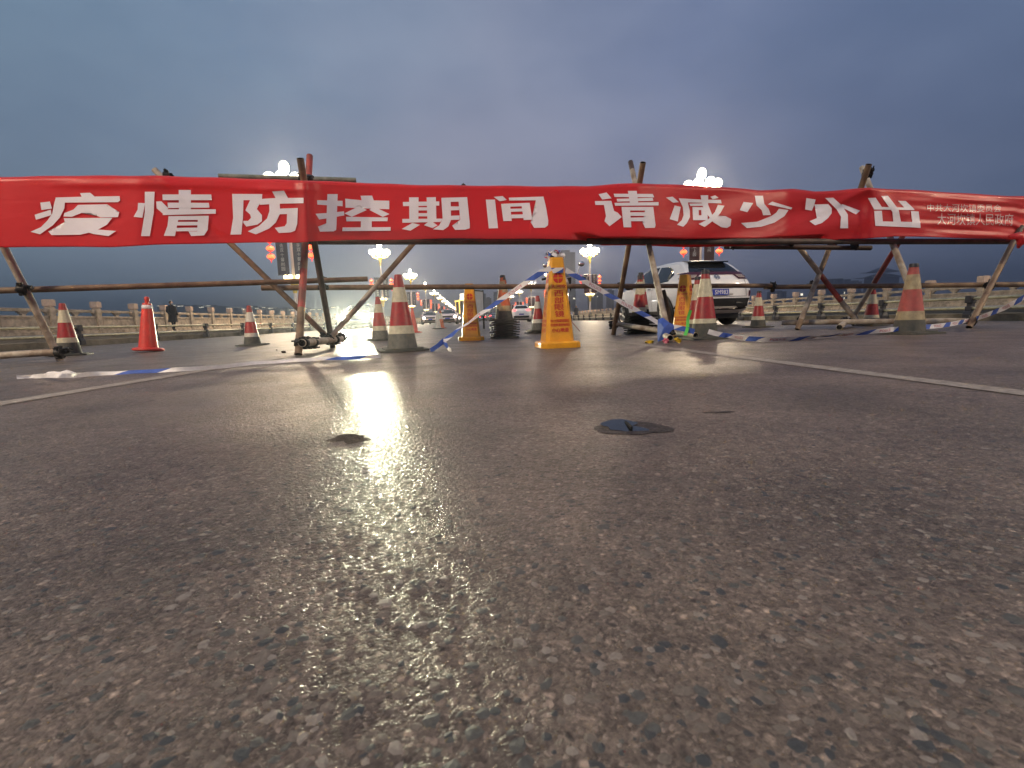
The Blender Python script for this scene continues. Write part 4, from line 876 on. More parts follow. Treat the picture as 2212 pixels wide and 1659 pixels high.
# ------------------------------------------------------------------ balustrades
def balustrade(t, s_list, label, side, zc, z0=.24):
    "granite balustrade: posts, caps, rails, panels and brackets, each piece an object sharing mesh data"
    T = thing('granite_balustrade', label, 'balustrade', RP(s_list[0], t)); ang = math.atan2(RD.y, RD.x); sp = s_list[1]-s_list[0]; H = zc-z0
    cache = {}
    def piece(name, s, z=0):
        me, = cache[name]; o = bpy.data.objects.new(name.split('|')[0], me); COL.objects.link(o); o.parent = T
        o.matrix_local = T.matrix_basis.inverted() @ (Matrix.Translation(RP(s, t, 0)) @ Matrix.Rotation(ang, 4, 'Z'))
        return o
    def mk(name, fn, m, bev=.01):
        B = MB(); fn(B); o = B.build(name, M[m], bevel=bev); cache[name] = (o.data,); bpy.data.objects.remove(o)
    mk('post', lambda B: B.box(-.14, .14, -.14, .14, z0, zc-.34), 'granite')
    mk('post_cap', lambda B: (B.box(-.11, .11, -.11, .11, zc-.34, zc-.30), B.box(-.165, .165, -.165, .165, zc-.30, zc-.02), B.box(-.15, .15, -.15, .15, zc-.02, zc)), 'granite_cap', .015)
    a, e = .14, sp-.14
    mk('top_rail', lambda B: B.box(a, e, -.10, .10, zc-.55, zc-.42), 'granite')
    mk('middle_rail', lambda B: B.box(a, e, -.085, .085, zc-.80, zc-.72), 'granite')
    mk('panel', lambda B: (B.box(a, e, -.05, .05, z0+.14, zc-.80), B.box(a+.15, e-.15, -.062, -.05, z0+.22, zc-.90), B.box(a+.15, e-.15, .05, .062, z0+.22, zc-.90)), 'granite', .006)
    mk('plinth', lambda B: B.box(a, e, -.13, .13, z0, z0+.14), 'granite')
    mid = (a+e)/2
    mk('bracket', lambda B: (B.box(mid-.09, mid+.09, -.06, .06, zc-.72, zc-.66), B.box(mid-.16, mid+.16, -.06, .06, zc-.66, zc-.60), B.box(mid-.24, mid+.24, -.06, .06, zc-.60, zc-.55)), 'granite', .008)
    mk('end_bracket', lambda B: (B.box(a, a+.08, -.06, .06, zc-.72, zc-.62), B.box(a, a+.16, -.06, .06, zc-.62, zc-.55), B.box(e-.08, e, -.06, .06, zc-.72, zc-.62), B.box(e-.16, e, -.06, .06, zc-.62, zc-.55)), 'granite', .008)
    for i, s in enumerate(s_list):
        piece('post', s); piece('post_cap', s)
        if i < len(s_list)-1:
            for nm in ('top_rail', 'middle_rail', 'panel', 'plinth', 'bracket', 'end_bracket'): piece(nm, s)
    # the remaining length as one receding mass
    s0 = s_list[-1]; B = MB(); rot = lambda s: Matrix.Translation(RP(s, t, 0)) @ Matrix.Rotation(ang, 4, 'Z'); s = s0
    while s < s0+420:
        mt = rot(s); B.box(-.14, .14, -.14, .14, z0, zc-.34, mtx=mt); B.box(-.165, .165, -.165, .165, zc-.33, zc, mtx=mt)
        B.box(a, e, -.10, .10, zc-.55, zc-.42, mtx=mt); B.box(a, e, -.085, .085, zc-.80, zc-.72, mtx=mt); B.box(a, e, -.05, .05, z0, zc-.81, mtx=mt); B.box(mid-.15, mid+.15, -.06, .06, zc-.72, zc-.55, mtx=mt)
        s += sp
    o = B.build('far_bays', M['granite'], T, world=True); tag(o, kind='stuff')
    return T
# post spacing surveyed from the caps
s_l = []; 
p0 = 1050*18.5/939.
balustrade(TL, [p0-2.72*2+2.72*i for i in range(-1, 34)], 'granite balustrade with square capped posts along the left side of the bridge', -1, 1.80)
p0 = 1050*24.0/1056.
balustrade(TR, [p0-2.65*2+2.65*i for i in range(-1, 34)], 'granite balustrade with square capped posts along the right side of the bridge', 1, 1.62)

# ------------------------------------------------------------------ low guard rails at the kerbs
def guard(t, s_list, label, side, base):
    T = thing('guard_rail', label, 'guard rail', RP(s_list[0], t)); ang = math.atan2(RD.y, RD.x)
    B = MB(); h = .44
    B.box(-.075, .075, -.08, .08, base, base+.10); B.add([(-.075, -.08, base+.10), (.075, -.08, base+.10), (.075, .08, base+.10), (-.075, .08, base+.10), (-.05, -.035, base+.2), (.05, -.035, base+.2), (.05, .035, base+.2), (-.05, .035, base+.2)], [(4, 5, 6, 7), (0, 1, 5, 4), (1, 2, 6, 5), (2, 3, 7, 6), (3, 0, 4, 7)])
    B.box(-.05, .05, -.035, .035, base+.19, base+h-.03); B.box(-.06, .06, -.07, .055, base+.30, base+h); B.box(-.055, .055, -.06, .045, base+.16, base+.24)
    o = B.build('post', M['black_plastic'], bevel=.012); me = o.data; bpy.data.objects.remove(o)
    for s in s_list:
        o = bpy.data.objects.new('post', me); COL.objects.link(o); o.parent = T
        o.matrix_local = T.matrix_basis.inverted() @ (Matrix.Translation(RP(s, t, 0)) @ Matrix.Rotation(ang+(math.pi if side > 0 else 0), 4, 'Z'))
    sp = s_list[1]-s_list[0]
    for z in (base+.385, base+.20):
        for i, s in enumerate(s_list[:-1]):
            B = MB(); B.tube([RP(s, t, z), RP(s+sp, t, z)], .028, 10); B.build('rail', M['rail_metal'], T, smooth=True, world=True, angle=50)
    return T
g = G(273, 745)
guard(KL+.13, [lon(g)-2.6*2+2.6*i for i in range(34)], 'low guard rail of yellowish tubes on black posts along the left kerb', -1, .03)
g = G(1609, 695)
guard(KR-.14, [lon(g)-1.95*5+1.95*i for i in range(38)], 'low guard rail of dull tubes on dark posts along the right kerb', 1, .03)

# ------------------------------------------------------------------ street lamps with flags and lanterns
def make_lamp(label, near=True):
    T = thing('street_lamp', label, 'street lamp', group='globe cluster street lamps along the bridge')
    g, gl = (('globe', 'globe_low') if near else ('globe_far', 'globe_far_low'))
    B = MB(); B.lathe([(.42, .24), (.42, .5), (.34, .56), (.30, .95), (.20, 1.05), (.18, 1.2)], 16); B.build('pedestal', M['concrete'], T, smooth=True, angle=35)
    B = MB(); B.lathe([(.17, 1.2), (.15, 4.0), (.13, 8.0), (.115, 10.6)], 16); B.build('column', M['lamp_white'], T, smooth=True, angle=40)
    B = MB(); B.lathe([(.13, 9.9), (.19, 10.2), (.28, 10.9), (.32, 11.25), (.22, 11.4), (.14, 11.5), (.14, 12.9), (.10, 13.0)], 16); B.build('collar', M['lamp_gold'], T, smooth=True, angle=35)
    n = 8 if near else 6
    for k in range(n):
        a = 2*math.pi*k/n+.2; ca, sa = math.cos(a), math.sin(a)
        B = MB(); B.tube([(.1*ca, .1*sa, 11.35), (.7*ca, .7*sa, 11.2), (1.25*ca, 1.25*sa, 11.4), (1.38*ca, 1.38*sa, 11.75)], [.07, .06, .05, .10], 6); B.build('arm', M['lamp_gold'], T, smooth=True)
        B = MB(); B.sphere((1.40*ca, 1.40*sa, 12.16), .42, 12, 8, sc=(1, 1, 1.05)); B.build('globe', M[g], T, smooth=True)
    B = MB(); B.sphere((0, 0, 13.25), .40, 12, 8, sc=(1, 1, 1.3)); B.build('globe', M[g], T, smooth=True)
    # lower cluster on a gilt drop
    B = MB(); B.lathe([(.15, 3.0), (.20, 3.3), (.34, 3.9), (.5, 4.05), (.22, 4.15), (.15, 4.2)], 16); B.build('lower_collar', M['lamp_gold'], T, smooth=True, angle=35)
    for k in range(6):
        a = 2*math.pi*k/6+.5; ca, sa = math.cos(a), math.sin(a)
        B = MB(); B.sphere((.62*ca, .62*sa, 4.38), .20, 10, 7); B.build('small_globe', M[gl], T, smooth=True)
        B = MB(); B.tube([(.15*ca, .15*sa, 4.0), (.45*ca, .45*sa, 4.0), (.60*ca, .60*sa, 4.2)], .035, 6); B.build('small_arm', M['lamp_gold'], T, smooth=True)
    return T
def lantern_string(label, p, n=3):
    T = thing('lantern_string', label, 'lanterns', p, group='strings of red lanterns on the lamp columns')
    for k in range(n):
        z = -k*.67
        B = MB(); prof = [(.04, -.27), (.12, -.23), (.25, -.15), (.335, 0), (.25, .15), (.12, .23), (.04, .27)]; B.lathe([(r, z2+z) for r, z2 in prof], 14, mis=[0, 0, 1, 1, 0, 0]); B.build('lantern', [M['lantern'], M['lantern_core']], T, smooth=True)
    B = MB(); B.tube([(0, 0, .5), (0, 0, -.67*(n-1)-.30)], .02, 5); B.tube([(0, 0, -.67*(n-1)-.28), (0, 0, -.67*(n-1)-.5)], [.05, .02], 6); B.build('cord_and_tassel', M['lantern'], T)
    return T
def flag(label, p, rz, txt, red=False):
    T = thing('lamp_post_flag', label, 'street flag', p, rz, group='dark street flags hung on the lamp columns')
    B = MB(); B.box(-.48, .48, -.012, .012, 0, 3.4); B.build('panel', M['ad_red' if red else 'ad_dark'], T)
    B = MB(); B.box(-.52, .52, -.025, .025, 3.38, 3.43); B.box(-.52, .52, -.025, .025, -.03, .02); B.build('frame', M['chrome'], T)
    for i, ch in enumerate(txt): text_mesh('lettering', ch, M['ad_text'], T, (-.15, .15, 2.65-i*.38, 2.96-i*.38), lambda u, v: Vector((u, -.016, v)))
    return T
lampL0 = None; order = ['first', 'second', 'third', 'fourth', 'fifth', 'sixth', 'seventh', 'eighth', 'ninth', 'tenth', 'eleventh', 'twelfth', 'thirteenth', 'fourteenth', 'fifteenth', 'sixteenth', 'seventeenth', 'eighteenth', 'nineteenth', 'twentieth', 'twenty first', 'twenty second']
def glow(s, t, w, name='lamp_light'):
    l = bpy.data.lights.new(name, 'POINT'); l.energy = w; l.color = (1, .80, .56); l.shadow_soft_size = .55; o = bpy.data.objects.new(name, l); COL.objects.link(o); o.location = RP(s, t, 12.25)
Lb = make_lamp('street lamp beside the camera on the left, lit globe cluster'); Fb = make_lamp('far street lamp', False)
SL = lambda k: 43.4+42.3*k if k >= 0 else -4.5; SR = lambda k: 46.0+43.2*k if k >= 0 else -3.0
for side, t, SF in (('left', -14.7, SL), ('right', 22.2, SR)):
    for k in range(-1, 21):
        s = SF(k); src = Lb if k < 4 else Fb
        lab = f'{order[max(k,0)]} lamp of the {side} row counted from the banner' if k >= 0 else f'lamp of the {side} row standing behind the viewer'
        if k < 4: glow(s, t, 19500)
        if k == 0: lab += ', its head glaring above the banner'
        T = dup(src, RP(s, t, 0), R(15*k), label=lab+(', lit globes on white column' if 0 < k < 4 else ''))
        if 0 <= k < 7:
            if side == 'left': txts = ('智造双十馨尚园', '悦享双十馨尚园')
            else: txts = ('阔天瓴上园', '灵动空间')
            q = RP(s, t, 0)-RD*.3
            flag(f'flag left of the column of the {order[k]} {side} lamp', q-Vector((.70, 0, 0))+Vector((0, 0, 4.55)), 0, txts[0] if k < 3 else '', red=(side == 'right'))
            flag(f'flag right of the column of the {order[k]} {side} lamp', q+Vector((.70, 0, 0))+Vector((0, 0, 4.55)), 0, txts[1] if k < 3 else '', red=(side == 'right'))
            lantern_string(f'red lanterns left of the {order[k]} {side} lamp column', q+Vector((-1.70, .1, 7.45)), 3)
            lantern_string(f'red lanterns right of the {order[k]} {side} lamp column', q+Vector((1.70, .1, 7.45)), 3)
def kill(o):
    for c in list(o.children): kill(c)
    bpy.data.objects.remove(o)
kill(Lb); kill(Fb)

# ------------------------------------------------------------------ cars
def car_shell(kind='suv'):
    "smooth closed body as a grid wrapped round a side profile; x forward from the rear, z up"
    Lc, Wd = 4.30, .885
    if kind == 'suv':
        top = [(0, .96), (.04, 1.10), (.16, 1.24), (.34, 1.38), (.48, 1.49), (.66, 1.555), (1.3, 1.60), (1.9, 1.60), (2.35, 1.56), (2.7, 1.44), (3.05, 1.22), (3.25, 1.09), (3.5, 1.03), (3.9, .95), (4.15, .86), (4.30, .66)]
    else:
        top = [(0, .86), (.05, .98), (.4, 1.06), (.7, 1.14), (1.0, 1.30), (1.35, 1.42), (1.8, 1.46), (2.2, 1.44), (2.6, 1.32), (3.0, 1.10), (3.25, 1.0), (3.6, .96), (3.9, .90), (4.15, .80), (4.30, .62)]
    bot = [(0, .40), (.10, .34), (.35, .24), (.7, .20), (3.6, .20), (4.0, .22), (4.2, .28), (4.30, .34)]
    nx, nr = 72, 26; V = []; F = []
    def tp(x): return interp(x, top)
    def smo(f, x, w=.07): return (f(max(0, x-w))+2*f(x)+f(min(Lc, x+w)))/4
    for i in range(nx+1):
        u = i/nx; x = Lc*(u-.035*math.sin(4*math.pi*u)/2)    # denser at the ends
        zt = smo(tp, x); zb = interp(x, bot); belt = min(1.00, zt-.04)
        wend = 1-.14*max(0, (x-3.3)/1.0)**2.2-.085*max(0, (.55-x)/.55)**2.0
        w = Wd*wend
        for j in range(nr+1):
            q = j/nr; 
            if q < .14: r_ = q/.14; y = w*.93*r_; z = zb
            elif q < .52:
                r_ = (q-.14)/.38; z = zb+(belt-zb)*r_; y = w*(.93+.07*math.sin(min(1, r_*1.7)*math.pi/2)-.035*max(0, r_-.55)/.45)
                if .50 < r_ < .9: y += .012*math.sin((r_-.5)/.4*math.pi)
            elif q < .80:
                r_ = (q-.52)/.28; hz = max(zt-belt-.05, .0); z = belt+hz*r_; y = w*(.965-.27*r_**1.15*min(1, hz/.5)-.02*r_)
            else:
                r_ = (q-.80)/.20; hz = max(zt-belt-.05, 0); y0 = w*(.965-.27*min(1, hz/.5)-.02); z0 = belt+hz; a = r_*math.pi/2
                y = y0*(1-r_) if r_ > .5 else y0*(1-.5*(r_/.5)**1.2); z = z0+(zt-z0)*math.sin(min(1, r_*1.6)*math.pi/2)
                if r_ == 1: y = 0
            V.append((x, y, z))
    n = nr+1
    for i in range(nx):
        for j in range(nr): F.append((i*n+j, (i+1)*n+j, (i+1)*n+j+1, i*n+j+1))
    V = np.array(V); V2 = V.copy(); V2[:, 1] *= -1; m = len(V)
    # rounded end caps: push the end rings' centres out
    allV = V.tolist()+V2.tolist(); allF = F+[(d+m, c+m, b+m, a+m) for a, b, c, d in F]
    for base, sgn in ((0, -1), (nx*n, 1)):
        for off, rev in ((0, False), (m, True)):
            k0 = len(allV); cyv = .0; ring = [base+j+off for j in range(n)]
            zs = [allV[r][2] for r in ring]
            # fan of inner rings towards the centre line
            zc = (min(zs)+max(zs))/2
            prev = ring
            for t in (.66, .33, .0):
                cur = []
                for r in ring:
                    vx, vy, vz = allV[r]; cur.append(len(allV)); allV.append([vx+sgn*.035*(1-t*t), vy*t, zc+(vz-zc)*t if t > 0 else zc+(vz-zc)*.02])
                for j in range(n-1): allF.append((prev[j], prev[j+1], cur[j+1], cur[j]))
                prev = cur
    bm = bmesh.new(); vv = [bm.verts.new(v) for v in allV]
    for f in allF:
        try: bm.faces.new([vv[i] for i in f])
        except ValueError: pass
    bmesh.ops.remove_doubles(bm, verts=bm.verts, dist=.0008); bmesh.ops.recalc_face_normals(bm, faces=bm.faces)
    return bm
def decal(bvh, T, name, poly, mt, axis, off=.006, step=.06, sgn=1, holes=None):
    "panel cut to an outline and laid on the body: axis 'y' from the side, 'x0' from behind, 'x1' from the front"
    def mp(a, b, k):
        if axis == 'y': o = Vector((a, sgn*3, b)); d = Vector((0, -sgn, 0))
        elif axis == 'x0': o = Vector((-3, a, b)); d = Vector((1, 0, 0))
        elif axis == 'x1': o = Vector((8, a, b)); d = Vector((-1, 0, 0))
        h, nn, _, _ = bvh.ray_cast(o, d)
        if h is None:
            h, nn, _, _ = bvh.find_nearest(o+d*(3.1 if axis != 'y' else 2.3))
        if nn.dot(d) > 0: nn = -nn
        return h+nn*off
    return dice([poly], step, mp, name, mt, T, world=False)
def wheel(T, x, y, r=.335, side=1, w=.21):
    o = bpy.data.objects.new('wheel', None); COL.objects.link(o); o.parent = T; o.location = (x, y, r)
    B = MB(); B.lathe([(r*.66, -w/2), (r*.9, -w/2), (r*.985, -w*.36), (r, -w*.1), (r, w*.1), (r*.985, w*.36), (r*.9, w/2), (r*.66, w/2), (r*.66, -w/2)], 36, axis='y'); B.build('tyre', M['tyre'], o, smooth=True, angle=45)
    B = MB(); yy = side*w*.42; B.lathe([(r*.66, -w*.3), (r*.68, side*w*.50), (r*.62, side*w*.46), (r*.60, side*w*.2), (.01, side*w*.2)], 28, axis='y')
    for k in range(5):
        a = 2*math.pi*k/5; ca, sa = math.cos(a), math.sin(a)
        for da in (-.16, .16):
            c2, s2 = math.cos(a+da), math.sin(a+da); B.tube([(.04*ca, yy, .04*sa), (r*.63*c2, yy+side*.008, r*.63*s2)], [.022, .016], 6)
    B.tube([(0, yy-side*.03, 0), (0, yy+side*.02, 0)], .045, 10); B.build('rim', M['alloy'], o, smooth=True, angle=35)
def make_car(label, paint='car_white', kind='suv', near=False, tail='tail_red', heads=None, group=None):
    T = thing('car', label, 'car', group=group); bm = car_shell(kind); bvh = BVHTree.FromBMesh(bm)
    me = bpy.data.meshes.new('body'); bm.to_mesh(me); bm.free(); me.materials.append(M[paint]); me.polygons.foreach_set('use_smooth', [True]*len(me.polygons))
    o = bpy.data.objects.new('body', me); COL.objects.link(o); o.parent = T
    st = .05 if near else .12
    dk = lambda nm, poly, m, ax='x0', off=.006, sgn=1: decal(bvh, T, nm, poly, M[m], ax, off, st, sgn)
    mir = lambda poly: [(-a, b) for a, b in poly]
    zk = 0 if kind == 'suv' else -.13
    # rear
    dk('rear_window', [(-.62, 1.235+zk), (.62, 1.235+zk), (.57, 1.34+zk), (.46, 1.50+zk), (-.46, 1.50+zk), (-.57, 1.34+zk)], 'car_glass')
    if near:
        dk('lamp_bar', [(-.68, 1.165), (.68, 1.165), (.66, 1.235), (-.66, 1.235)], 'tail_red', off=.011)
        for s in (1, -1):
            f = (lambda p: p) if s == 1 else mir
            dk('tail_lamp', f([(.40, 1.185), (.52, 1.06), (.80, 1.05), (.862, 1.10), (.862, 1.20), (.72, 1.225), (.45, 1.225)]), 'tail_red', off=.014)
            dk('clear_lens', f([(.47, 1.165), (.545, 1.09), (.70, 1.085), (.66, 1.165)]), 'tail_clear', off=.019)
            dk('reflector', f([(.775, .66), (.815, .66), (.815, .80), (.775, .79)]), 'tail_red', off=.010)
            dk('fog_recess', f([(.42, .50), (.66, .50), (.66, .56), (.46, .56)]), 'car_black', off=.022)
        dk('rear_skirt', [(-.86, .42), (-.60, .37), (.60, .37), (.86, .42), (.86, .60), (.78, .625), (-.78, .625), (-.86, .60)], 'car_black', off=.012)
        dk('skid_plate', [(-.50, .40), (.50, .40), (.44, .445), (-.44, .445)], 'alloy', off=.020)
        dk('tailgate_gap', [(-.70, .660), (.70, .660), (.70, .668), (-.70, .668)], 'seam', off=.009)
        dk('tailgate_gap', [(-.715, .66), (-.705, .66), (-.665, 1.05), (-.675, 1.05)], 'seam', off=.009); dk('tailgate_gap', [(.715, .66), (.705, .66), (.665, 1.05), (.675, 1.05)], 'seam', off=.009)
        dk('plate_recess', [(-.36, .70), (.36, .70), (.33, .87), (-.33, .87)], 'car_white', off=.008)
        dk('handle_strip', [(-.34, .845), (.34, .845), (.34, .870), (-.34, .870)], 'chrome', off=.014)
        npl = Vector((-.062, 0, 0))
        B = MB(); B.box(-.062, -.048, -.235, .225, .695, .835); B.build('number_plate', M['plate'], T, bevel=.003)
        mp = lambda u, v: Vector((-.0635, u, v))
        text_mesh('plate_characters', '5M983', M['plate_w'], T, (.115, -.21, .715, .812), mp)
        B = MB(); y0, z0 = 0, 1.115; B.tube([(-.03, .062*math.cos(t), z0+.05*math.sin(t)) for t in [i/20*2*math.pi for i in range(21)]], .007, 6, cap=False)
        B.box(-.036, -.022, -.036, -.022, z0-.034, z0+.034); B.box(-.036, -.022, .022, .036, z0-.034, z0+.034); B.box(-.036, -.022, -.03, .03, z0-.008, z0+.006); 
        for i, v in enumerate(B.v):
            h, nn, _, _ = bvh.ray_cast(Vector((-3, v[1], v[2])), Vector((1, 0, 0))); B.v[i] = (h.x-.012+(v[0]+.03), v[1], v[2])
        B.build('emblem', M['chrome'], T, smooth=True, angle=35)
        B = MB(); B.add([(.36, -.47, 1.510), (.36, .47, 1.510), (.78, .50, 1.560), (.78, -.50, 1.560), (.36, -.47, 1.478), (.36, .47, 1.478), (.60, .46, 1.51), (.60, -.46, 1.51), (.33, -.38, 1.495), (.33, .38, 1.495)],
              [(0, 1, 2, 3), (8, 9, 1, 0), (4, 5, 9, 8), (7, 6, 5, 4), (1, 9, 5), (0, 4, 8), (1, 5, 6, 2), (0, 3, 7, 4)]); B.m = [0]+[1]*(len(B.f)-1); B.build('roof_spoiler', [M['car_white'], M['car_glass']], T)
        B = MB(); B.tube([(.17, -.02, 1.24), (.22, .25, 1.31), (.235, .36, 1.33)], [.012, .008, .006], 6); B.build('rear_wiper', M['car_black'], T, smooth=True)
    else:
        dk('number_plate', [(-.22, .66), (.22, .66), (.22, .78), (-.22, .78)], 'plate', off=.012)
        dk('rear_skirt', [(-.84, .40), (.84, .40), (.84, .58), (-.84, .58)], 'car_black', off=.010)
        for s in (1, -1):
            f = (lambda p: p) if s == 1 else mir
            dk('tail_lamp', f([(.46, 1.06+zk*.6), (.80, 1.02+zk*.6), (.80, 1.14+zk*.6), (.50, 1.14+zk*.6)]), tail, off=.012)
    # front
    dk('windscreen', [(-.60, 1.52+zk), (.60, 1.52+zk), (.74, 1.14+zk), (-.74, 1.14+zk)], 'car_glass', 'x1')
    dk('grille', [(-.48, .62), (.48, .62), (.55, .80), (-.55, .80)], 'car_black', 'x1', .008)
    dk('lower_intake', [(-.66, .34), (.66, .34), (.60, .50), (-.60, .50)], 'car_black', 'x1', .008)
    for s in (1, -1):
        f = (lambda p: p) if s == 1 else mir
        dk('headlight', f([(.56, .68), (.78, .72), (.80, .80), (.60, .82)]), 'tail_clear', 'x1', .012)
        if heads:
            B = MB(); B.sphere((4.28, s*.70, .70), .16 if heads == 'headlight' else .13, 12, 8, sc=(.5, 1, .9)); B.build('lit_headlight', M[heads], T, smooth=True)
    dk('front_plate', [(-.22, .50), (.22, .50), (.22, .60), (-.22, .60)], 'plate', 'x1', .02)
    # sides
    zr = 1.49+zk; zb_ = 1.03+zk*.5
    for s in (1, -1):
        if kind == 'suv':
            dk('rear_side_window', [(.62, 1.22), (.80, 1.08), (1.50, 1.05), (1.50, 1.48), (1.05, 1.45), (.80, 1.36)], 'car_glass', 'y', .006, s)
            dk('front_side_window', [(1.58, 1.05), (2.95, 1.04), (2.75, 1.22), (2.40, 1.42), (2.1, 1.49), (1.58, 1.49)], 'car_glass', 'y', .006, s)
        else:
            dk('rear_side_window', [(.85, 1.02), (1.5, 1.0), (1.5, 1.33), (1.2, 1.29)], 'car_glass', 'y', .006, s); dk('front_side_window', [(1.58, 1.0), (2.8, .98), (2.35, 1.27), (2.1, 1.34), (1.58, 1.35)], 'car_glass', 'y', .006, s)
        dk('side_cladding', [(1.15, .24), (3.05, .24), (3.05, .38), (1.15, .38)], 'car_black', 'y', .010, s)
        for cx in (.85, 3.45):
            arc = [(cx+.43*math.cos(a), .335+.43*math.sin(a)) for a in [R(-18+i*216/22) for i in range(23)]]
            dk('wheel_arch', arc, 'car_black' if kind == 'suv' else paint, 'y', .009, s)
            arc = [(cx+.375*math.cos(a), .335+.375*math.sin(a)) for a in [R(-22+i*224/22) for i in range(23)]]
            dk('wheel_well', arc, 'seam', 'y', .012, s)
            wheel(T, cx, s*.80, side=s)
        if near:
            for xx in (1.54, 2.55): dk('door_gap', [(xx, .40), (xx+.008, .40), (xx+.02, 1.02), (xx+.012, 1.02)], 'seam', 'y', .008, s)
            B = MB(); B.tube([(1.62, s*.885, .95), (1.72, s*.90, .955), (1.84, s*.885, .95)], .013, 8); B.build('door_handle', M['chrome'], T, smooth=True)
        B = MB(); B.sphere((2.80, s*.98, 1.08+zk*.6), .11, 10, 8, sc=(.6, 1, .75)); B.tube([(2.86, s*.84, 1.03+zk*.6), (2.82, s*.93, 1.05+zk*.6)], .025, 6); B.build('wing_mirror', M['car_black' if near else paint], T, smooth=True)
    B = MB(); B.box(.25, 4.05, -.70, .70, .17, .30); B.build('underbody', M['car_black'], T)
    return T
def place_car(T, x, y, rz): T.matrix_basis = Matrix.Translation((x, y, 0)) @ Matrix.Rotation(rz, 4, 'Z')
# heading: local +x is forward; rz = 90 deg drives away from the camera
suv = make_car('large white car seen from behind with blue plate, standing behind the barricade', near=True)
# rear right wheel in the photograph stands at about x=1571
hd = R(90+9.5); fw = Vector((math.cos(hd), math.sin(hd), 0)); lf = Vector((-fw.y, fw.x, 0))
rr_ = Vector(((1571-1106)/1050*12.3, 12.3, 0)); org = rr_-fw*.85+lf*.80; place_car(suv, org.x, org.y, hd)

c = make_car('white hatchback driving away in the distance between the orange stack and yellow pillar', tail='tail_lit', kind='suv')
g = P(1127, 696, 45); place_car(c, g.x, 45, R(91))
hc = make_car('dark car facing the viewer with both headlights blazing, behind the left trestle', 'car_dark', heads='headlight')
a = P(766, 690, 30.0); h = R(-83); fw = Vector((math.cos(h), math.sin(h), 0)); place_car(hc, a.x-fw.x*4.3, 30-fw.y*4.3, h)
for s_ in (-.70, .70):
    l = bpy.data.lights.new('headlight_beam', 'SPOT'); l.energy = 12500; l.spot_size = R(24); l.spot_blend = 1.0; l.shadow_soft_size = .07; l.color = (1, .97, .66)
    o = bpy.data.objects.new('headlight_beam', l); COL.objects.link(o); lf_ = Vector((-fw.y, fw.x, 0)); o.location = Vector((a.x, 30, .70))+lf_*s_+fw*.12
    d_ = (Vector((0, 0, .2))-o.location).normalized(); o.rotation_euler = d_.to_track_quat('-Z', 'Y').to_euler()
far = make_car('pale car', 'car_pink', kind='sedan', heads='headlight_far', group='cars queueing towards the viewer beyond the barricade')
spots = [(926, 58, 'pale pink car with one dazzling lamp, first of the far queue', R(-78)), (941, 68, 'second pale car of the far queue, tucked behind the first', R(-80)),
         (972, 50, 'car lost in dazzling headlight glare behind the far pale red cone', R(-86)), (985, 74, 'car in the glare just left of the farther yellow pillar', R(-87)), (1000, 105, 'small distant car with lit headlamps near the vanishing point', R(-88))]
for i, (x, Y, lab, rz) in enumerate(spots):
    g = P(x, 692, Y); T = dup(far, (g.x, Y, 0), rz, label=lab); g = None
kill(far)
rd = make_car('distant car with lit red tail lamps driving away right of the yellow pillar', 'car_dark', tail='tail_lit', kind='sedan'); g = P(1043, 693, 120); place_car(rd, g.x, 120, R(92))
rd2 = make_car('dark distant car with red tail lamps behind the orange cone stack', 'car_dark', tail='tail_lit', kind='sedan'); g = P(1068, 693, 85); place_car(rd2, g.x, 85, R(92))

# ------------------------------------------------------------------ motorcycle behind the yellow pillar
MC = thing('motorcycle', 'dark motorcycle parked behind the nearest yellow pillar, mirror and bars showing', 'motorcycle'); 
def tor(B, c, Rr, r, n=28, m=8):
    B.tube([(c[0]+Rr*math.cos(t), c[1], c[2]+Rr*math.sin(t)) for t in [i/n*2*math.pi for i in range(n+1)]], r, m, cap=False)
for x0, nm in ((0, 'rear_wheel'), (1.28, 'front_wheel')):
    o = bpy.data.objects.new(nm, None); COL.objects.link(o); o.parent = MC; o.location = (x0, 0, .30)
    B = MB(); tor(B, (0, 0, 0), .25, .055); B.build('tyre', M['tyre'], o, smooth=True)
    B = MB(); tor(B, (0, 0, 0), .20, .012, 28, 5); B.tube([(0, -.06, 0), (0, .06, 0)], .045, 10)
    for k in range(10): a = k*.628; B.tube([(0, 0, 0), (.2*math.cos(a), 0, .2*math.sin(a))], .005, 4)
    B.build('rim', M['alloy'], o, smooth=True)
B = MB(); 
for s in (-1, 1): B.tube([(1.28, s*.085, .30), (1.10, s*.085, .72), (1.04, s*.085, .95)], [.028, .024, .022], 8)
B.build('fork', M['chrome'], MC, smooth=True)
B = MB(); B.tube([(1.28+.32*math.cos(t), 0, .30+.32*math.sin(t)) for t in [R(30+i*12) for i in range(10)]], .05, 8); B.build('front_mudguard', M['car_black'], MC, smooth=True)
B = MB(); B.sphere((.82, 0, .80), .24, 14, 10, sc=(1.25, .58, .62)); B.build('tank', M['car_dark'], MC, smooth=True)
B = MB(); B.tube([(-.30, 0, .84), (-.05, 0, .80), (.25, 0, .77), (.58, 0, .80)], [.08, .14, .14, .09], 12); B.build('seat', M['car_black'], MC, smooth=True)
B = MB(); B.box(.45, .85, -.14, .14, .30, .60); B.tube([(.6, 0, .55), (.72, 0, .72)], .10, 10); B.tube([(.0, 0, .30), (.45, 0, .40), (.9, 0, .62), (1.04, 0, .88)], .03, 8); B.tube([(.5, 0, .62), (-.25, 0, .72)], .035, 8); B.build('engine_and_frame', M['car_black'], MC, bevel=.01)
B = MB(); B.tube([(.7, .15, .35), (.2, .17, .26), (-.35, .19, .36)], [.025, .045, .05], 10); B.build('exhaust', M['chrome'], MC, smooth=True)
